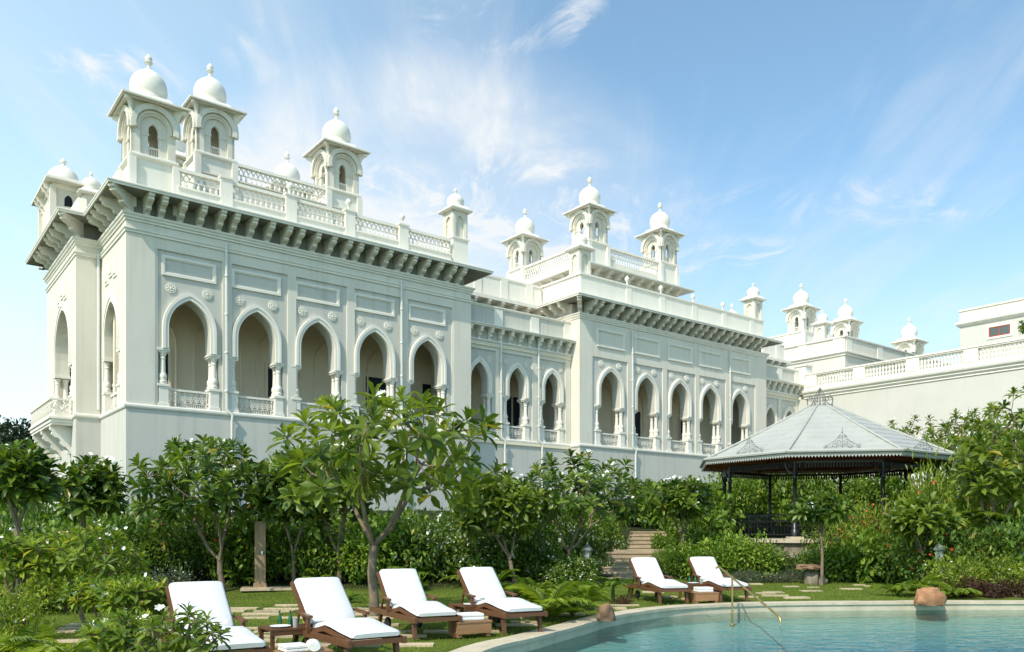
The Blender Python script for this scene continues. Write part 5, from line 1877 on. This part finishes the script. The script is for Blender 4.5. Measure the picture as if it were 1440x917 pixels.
frangipani('frangipani_tree', at(960, 26.6), 3.1, 2.7, 'round frangipani between the stone steps and gazebo', 'frangi', 75, .36, 5, .07, (0, 0), .36, 10, first=4)
frangipani('frangipani_tree', at(1155, 23.3), 2.75, 2.0, 'young frangipani with thin trunk in front of the gazebo', 'frangi', 86, .36, 4, .045, (-.05, 0), .52, 3, first=3)
frangipani('frangipani_tree', at(1296, 37.5), 5.3, 6.2, 'dark frangipani behind the gazebo roof at right', 'frangi_warm', 97, .34, 5, .10, (0, 0), .3, 16, first=4)
frangipani('frangipani_tree', at(1388, 32.0), 5.6, 5.2, 'tall frangipani against the white terrace wall at right', 'frangi_warm', 98, .36, 5, .10, (0, 0), .3, 14, first=4)
frangipani('frangipani_tree', at(1398, 22.5), 4.3, 3.0, 'yellow-green frangipani standing right of the gazebo columns', 'frangi_warm', 103, .42, 4, .075, (.05, 0), .34, 0, first=4)
frangipani('frangipani_tree', at(1432, 24.5), 6.0, 3.4, 'tallest tree at the right border over the coral blossoms', 'frangi_warm', 111, .34, 4, .09, (.1, 0), .3, 0, first=4)
frangipani('frangipani_tree', at(1296, 21.5), 2.6, 2.1, 'low yellow-green frangipani above the lantern by the boulder', 'frangi_warm', 120, .42, 4, .05, (0, 0), .35, 0, first=4)
frangipani('potted_tree', pworld(57.2, -16.7, 13.9), 3.3, 1.7, 'small tree standing on the terrace behind the balustrade at right', 'frangi', 210, .30, 3, .04, (0, 0), .45, 0, first=3)
# light saplings in the left foreground
frangipani('sapling', at(118, 12.6), 1.65, 2.1, 'light green sapling with pale forked stems left of the nearest lounger', 'lime', 130, .20, 5, .035, (.05, 0), .25, 9, first=3, per=12, cat='sapling')
frangipani('sapling', at(18, 12.0), 1.55, 1.4, 'light green sapling on a stout stem at the left border', 'lime', 140, .22, 4, .05, (0, 0), .35, 3, first=3, per=12, cat='sapling')
frangipani('sapling', at(186, 9.6), 1.05, 1.0, 'thin green sapling behind the leafy shrub by the nearest lounger', 'lime', 150, .15, 5, .02, (0, 0), .35, 4, first=3, per=11, cat='sapling')
frangipani('sapling', at(133, 10.3), 1.0, .9, 'thin stemmed sapling with white flowers beside the fern clump', 'lime', 155, .15, 4, .02, (0, 0), .40, 5, first=3, per=11, cat='sapling')
frangipani('leafy_shrub', at(246, 7.35), .92, 1.0, 'glossy leafy shrub overlapping the nearest lounger', 'frangi_warm', 160, .165, 4, .016, (.15, 0), .12, 9, first=4, per=11, ntip=34, cb=.2, droop=.25, cat='shrub')
frangipani('leafy_shrub', at(172, 8.4), .75, .95, 'leafy shrub with white flowers low beside the nearest lounger', 'lime', 170, .15, 4, .018, (0, 0), .15, 6, first=4, per=10, cat='shrub')
# trees far off beyond the left end of the palace
for i, (px, Y, h, w) in enumerate(((30, 78, 9.4, 9), (-10, 70, 8.0, 8))):
    x, y, z = at(px, Y)
    t = tag(empty('broadleaf_tree', (x, y, z)), ('tall dark tree beyond the left end of the palace', 'lower dark tree at the left border beyond the palace')[i], 'tree')
    b = MB(); b.tube([(0, 0, -.3), (.2, 0, h * .4), (.1, .2, h * .8)], [.35, .26, .1], 8, False)
    for k in range(7):
        a = k * 2.4; b.tube([(.1, 0, h * (.25 + .05 * k)), (cos(a) * w * .22, sin(a) * w * .22, h * (.45 + .05 * k)), (cos(a) * w * .4, sin(a) * w * .4, h * (.55 + .05 * k))], [.14, .09, .03], 5, False)
    b.build('trunk', M['darkbark'], t, 80)
    rg = np.random.default_rng(300 + i); nl = 34
    cs = np.stack([rg.normal(0, w * .24, nl), rg.normal(0, w * .24, nl), rg.uniform(h * .25, h * .9, nl)], 1); n = 9000
    pk = rg.integers(0, nl, n); dd = rand_dirs(n, rg); rs = rg.uniform(.8, 1.7, nl)
    P = cs[pk] + dd * (rs[pk] * (1 - .5 * rg.random(n) ** 2))[:, None]
    L_ = rg.uniform(.25, .5, n)
    place(leaves_mesh('crown', P, unit(dd + rg.normal(size=(n, 3)) * .6), unit(rg.normal(size=(n, 3)) * .4 + np.array([0, 0, 1.])), L_, L_ * .5, np.clip(rg.uniform(0, .4, nl)[pk] + rg.uniform(0, .4, n), 0, 1), M['fartree'], DIA_V, DIA_F), 'crown', t)

# --- shrub banks (each cluster's shrubs read as one kind)
def bank(kn, items, label, group):
    alt = {'hedge': ['hedge', 'broad', 'hedge', 'dark'], 'dark': ['dark', 'broad', 'dark', 'hedge']}.get(kn, [kn])
    for i, (px, Y, r, h) in enumerate(items):
        v = rnd.uniform(.86, 1.16)
        shrub(alt[i % len(alt)], px + rnd.uniform(-6, 6), Y, r * rnd.uniform(.9, 1.15), h * v, label, group)


bank('gardenia', [(30, 19.0, 1.15, 1.55), (85, 19.5, 1.1, 1.5), (10, 21.5, 1.3, 2.1)], 'white-flowered shrub in the bank at the left border under the frangipanis', 'white-flowered shrubs at the left border')
bank('red', [(175, 21.8, 1.2, 2.0), (225, 22.4, 1.25, 2.1), (275, 22.0, 1.1, 1.8), (205, 25.0, 1.4, 2.0), (258, 25.5, 1.4, 1.8)], 'dark shrub dotted with red flowers behind the left lawn', 'red-flowered shrubs behind the left lawn')
bank('dark', [(60, 24.5, 1.4, 1.75), (120, 24.5, 1.3, 1.6), (160, 26.5, 1.4, 1.7), (320, 25.8, 1.3, 1.45), (370, 26.2, 1.3, 1.25), (425, 26.0, 1.3, 1.3), (90, 28.5, 1.6, 1.8), (20, 27.5, 1.6, 2.1)], 'tall dark green shrub at the foot of the palace, left half', 'tall dark shrubs at the palace foot')
bank('hedge', [(330, 21.8, 1.0, 1.5), (380, 22.2, 1.05, 1.7), (415, 21.8, 1.0, 1.4), (455, 22.0, 1.05, 1.6), (500, 21.7, 1.05, 1.4), (545, 21.9, 1.1, 1.6), (350, 24.2, 1.1, 1.5), (440, 24.2, 1.1, 1.35), (530, 24.4, 1.1, 1.4)], 'green hedge shrub behind the timber shower post and frangipani trunks', 'hedge shrubs behind the shower post')
bank('gardenia', [(590, 22.3, 1.2, 1.5), (640, 22.6, 1.25, 1.6), (690, 22.8, 1.2, 1.55), (740, 23.2, 1.25, 1.65), (605, 26.0, 1.3, 1.5), (665, 26.4, 1.3, 1.6), (725, 27.0, 1.3, 1.6), (775, 25.6, 1.1, 1.7), (800, 26.6, .9, 1.4)], 'white-flowered green shrub in the bank behind the middle loungers', 'white-flowered shrubs behind the middle loungers')
bank('gardenia', [(770, 22.4, .8, .75), (805, 22.7, .8, .8), (818, 23.6, .65, .7)], 'low white-flowered shrub along the left side of the stone steps', 'low shrubs left of the steps')
bank('dark', [(560, 27.5, 1.4, 1.3), (510, 27.2, 1.4, 1.3), (800, 29.0, 1.5, 1.8), (818, 31.0, 1.4, 1.9), (838, 34.5, 1.3, 1.8)], 'tall dark shrub behind the white-flowered bank at the palace foot', 'tall dark shrubs behind the flowered bank')
bank('hedge', [(978, 25.2, .95, 1.05), (1000, 25.6, 1.15, 1.15), (1045, 25.6, 1.2, 1.2), (1058, 25.6, .85, .95), (1020, 27.6, 1.2, 1.1), (975, 28.0, 1.1, 1.15), (952, 25.9, .4, .6)], 'bright green hedge shrub below the gazebo, behind the far loungers', 'bright hedge shrubs below the gazebo')
bank('red', [(962, 27.4, .6, .9), (1092, 25.2, .4, .42)], 'small shrub with red blooms near the hedge behind the far loungers', 'small red-bloomed shrubs')
bank('dark', [(968, 31.0, 1.1, 1.9), (990, 31.0, 1.3, 2.1)], 'dark shrub between the upper steps and gazebo columns', 'dark shrubs left of the gazebo')
bank('broad', [(1200, 24.6, 1.0, 1.25), (1238, 24.4, 1.1, 1.45), (1265, 25.2, 1.0, 1.4)], 'broad-leaved bright shrub right of the stone table', 'broad-leaved shrubs right of the stone table')
bank('greyg', [(1050, 24.3, .55, .38), (1076, 24.4, .55, .34), (1108, 24.4, .55, .36), (1022, 24.2, .55, .36)], 'low clipped grey-green border plant at the lawn edge behind the far loungers', 'low border plants at the lawn edge')
bank('greyg', [(228, 17.5, .6, .9)], 'grey-green shrub with tiny white flowers left of the first lounger back', None)
bank('coral', [(1188, 26.6, 1.2, 2.1), (1225, 27.0, 1.4, 2.6), (1262, 26.6, 1.3, 2.7), (1300, 26.6, 1.4, 3.1), (1335, 26.4, 1.4, 3.4)], 'feathery shrub with coral blossoms screening the gazebo', 'coral-blossomed shrubs screening the gazebo')
bank('coral', [(1395, 24.2, 1.3, 3.3), (1420, 26.0, 1.5, 4.2), (1360, 27.6, 1.5, 3.4)], 'tall loose shrub with coral blossoms at the right border', 'coral-blossomed shrubs at the right border')
bank('red', [(1300, 22.6, 1.2, 1.7), (1345, 21.4, 1.15, 1.6), (1390, 21.2, 1.2, 1.8), (1430, 21.0, 1.2, 1.9), (1275, 24.0, 1.1, 1.6)], 'green shrub with red flowers behind the far pool edge at right', 'red-flowered shrubs behind the pool at right')
bank('lime', [(1330, 20.0, .75, .9), (1380, 19.9, .8, .95), (1425, 19.9, .85, 1.0)], 'lime green shrub along the far pool edge at right', 'lime shrubs along the far pool edge')
bank('burg', [(1366, 19.0, .55, .5), (1398, 18.9, .5, .45), (1432, 18.9, .55, .5), (1345, 19.1, .4, .35)], 'burgundy foliage plant at the far pool edge right of the boulder', 'burgundy plants at the pool edge')
bank('burg', [(872, 16.9, .28, .25)], 'small burgundy plant behind the brown rock', None)
bank('dark', [(1345, 31.5, 1.8, 3.2), (1385, 29.5, 1.9, 3.4), (1430, 29.0, 1.9, 3.9), (1250, 39.5, 2.0, 2.4)], 'dark shrub on the slope between gazebo and terrace wall', 'dark shrubs on the right slope')
bank('hedge', [(1030, 39.0, 1.7, 2.6), (1075, 40.5, 1.8, 2.9), (1125, 41.0, 1.8, 3.0), (1175, 41.0, 1.9, 3.0), (1225, 40.0, 1.8, 3.2), (1010, 36.5, 1.4, 1.9)], 'sunlit hedge shrub on the slope seen through the gazebo', 'hedge shrubs behind the gazebo')
bank('dark', [(885, 39.5, 1.5, 1.7), (925, 39.0, 1.5, 1.9), (905, 42.0, 1.6, 1.8)], 'dark shrub closing the top of the stone steps', 'dark shrubs at the top of the steps')
bank('gardenia', [(846, 26.2, .42, .6), (856, 29.0, .5, .8)], 'small white-flowered shrub leaning over the left edge of the stone steps', 'small shrubs at the edge of the steps')
bank('hedge', [(926, 27.0, .42, .62), (935, 29.8, .5, .75)], 'small green shrub leaning over the right edge of the stone steps', 'green shrubs right of the steps')
bank('dark', [(1150, 25.3, .8, 1.0), (1140, 26.2, .5, .6)], 'dark shrub filling behind the stone table', 'dark shrubs behind the stone table')
bank('lime', [(25, 11.2, .55, .8), (60, 15.5, .9, .9)], 'lime green shrub at the left border below the frangipani', 'lime shrubs at the left border')
bank('lime', [(110, 15.4, .9, 1.0), (160, 16.0, .9, 1.05)], 'lime green shrub behind the forked sapling', 'lime shrubs behind the sapling')
bank('dark', [(60, 17.6, 1.0, 1.1), (115, 18.6, 1.0, 1.2), (165, 19.6, 1.0, 1.2)], 'dark shadowed shrub along the back of the left lawn', 'dark shrubs behind the left lawn')
for i, (px, Y) in enumerate(((70, 16.9), (95, 17.2), (130, 17.4), (160, 17.9))):
    strap_plant('lily_plant', at(px, Y), 60, .6, 'strap-leaved lily clump edging the left lawn', 'hedge', 400 + i, 'lily clumps edging the left lawn')
strap_plant('lily_plant', at(588, 20.6), 70, .55, 'strap-leaved clump behind the middle lounger pair', 'hedge', 410)
strap_plant('lily_plant', at(1432, 28.0), 60, 1.6, 'tall strap-leaved plant at the right border beside coral blossoms', 'lime', 411)

# --- ferns and young palms
for i, (px, Y, n, l) in enumerate(((772, 13.7, 12, .95), (738, 14.4, 11, .85), (805, 14.5, 12, .85), (722, 15.4, 11, .85), (768, 15.6, 11, .9), (820, 15.8, 10, .8), (748, 16.8, 11, .9))):
    frond_plant('palm', at(px, Y), n, l, 'feathery young palm clump beside the pool, right of the fourth lounger', 'lime', 500 + i, 20, .20, .8, group='young palms right of the fourth lounger')
for i, (px, Y, n, l) in enumerate(((862, 17.6, 8, .5), (885, 19.2, 8, .55), (838, 17.8, 6, .5))):
    frond_plant('palm', at(px, Y), n, l, 'small palm on the lawn left of the far loungers', 'hedge', 520 + i, 18, .2, .8, group='small palms left of the far loungers', stem=.15 if i else .3)
for i, (px, Y, n, l) in enumerate(((1262, 19.2, 9, .75), (1318, 18.6, 9, .7), (1345, 18.7, 8, .7), (1290, 19.6, 9, .8))):
    frond_plant('fern', at(px, Y), n, l, 'arching fern round the orange boulder', 'lime', 540 + i, 20, .2, .6, 'fern', 'ferns round the orange boulder')
for i, (px, Y, n, l) in enumerate(((52, 9.2, 11, .75), (88, 9.0, 10, .65), (12, 9.1, 9, .6))):
    frond_plant('fern', at(px, Y), n, l, 'bright fern clump at the lower left corner', 'lime', 560 + i, 20, .2, .7, 'fern', 'ferns at the lower left corner')
frond_plant('fern', at(490, 17.5), 8, .5, 'small fern on the lawn left of the large frangipani trunk', 'hedge', 570, 18, .2, .8, 'fern')
frond_plant('palm', at(1400, 25.2), 12, 1.7, 'fan of long palm fronds among the shrubs at right', 'lime', 575, 26, .22, .8, stem=1.6)

for i, (px, Y, n, l) in enumerate(((575, 21.4, 9, .9), (655, 21.6, 9, .8), (335, 21.2, 8, .7), (440, 21.0, 8, .65), (700, 21.4, 8, .8))):
    frond_plant('palm', at(px, Y), n, l, 'low palm fronds in front of the hedge behind the four near loungers', ('hedge', 'lime')[i % 2], 600 + i, 20, .2, .8, group='low palms in front of the hedge')
frond_plant('palm', at(1330, 23.0), 12, 1.5, 'arching palm fronds above the red-flowered shrubs at right', 'lime', 620, 26, .22, .8, stem=1.3)
frond_plant('palm', at(1432, 21.8), 12, 1.5, 'yellow-green palm fronds at the right border above the burgundy plants', 'lime', 621, 26, .22, .8, stem=1.2)

# --- grass blades over the lawn
def build_grass():
    rg = np.random.default_rng(77)
    n = 95000
    Y = 8.5 + (26 - 8.5) * rg.random(n) ** 1.25
    px = rg.uniform(-30, 1300, n)
    X = (px - CX_PX) / F_PX * Y
    coping = np.array(pool_off(.44))
    keep = np.ones(n, bool)
    # outside the pool (vectorised ray cast)
    c = np.zeros(n, bool); j = len(coping) - 1
    for i in range(len(coping)):
        xi, yi = coping[i]; xj, yj = coping[j]
        hit = ((yi > Y) != (yj > Y)) & (X < (xj - xi) * (Y - yi) / (yj - yi + 1e-12) + xi)
        c ^= hit; j = i
    Z = np.array([ground_z(x, y) for x, y in zip(X, Y)])
    keep = ~c & (Z < .15)
    X, Y, Z = X[keep], Y[keep], Z[keep]; n = len(X)
    D = rg.normal(size=(n, 3)) * .45 + np.array([0, 0, 1.])
    L_ = rg.uniform(.025, .055, n)
    U = unit(rg.normal(size=(n, 3)) + np.array([0, -1.0, .3]))
    patch = .5 + .5 * np.sin(X * 1.3 + np.sin(Y * .9) * 2) * np.sin(Y * 1.1 + X * .4)
    me = leaves_mesh('grass', np.stack([X, Y, Z - .004], 1), D, U, L_, np.full(n, .011) * (Y / 12), np.clip(.15 + .35 * patch + rg.uniform(0, .45, n), 0, 1), M['grass'], BLADE_V, BLADE_F, False)
    o = bpy.data.objects.new('grass', me); COL.objects.link(o)
    tag(o, 'short green lawn grass growing round the flagstones', 'grass', kind='stuff')


build_grass()
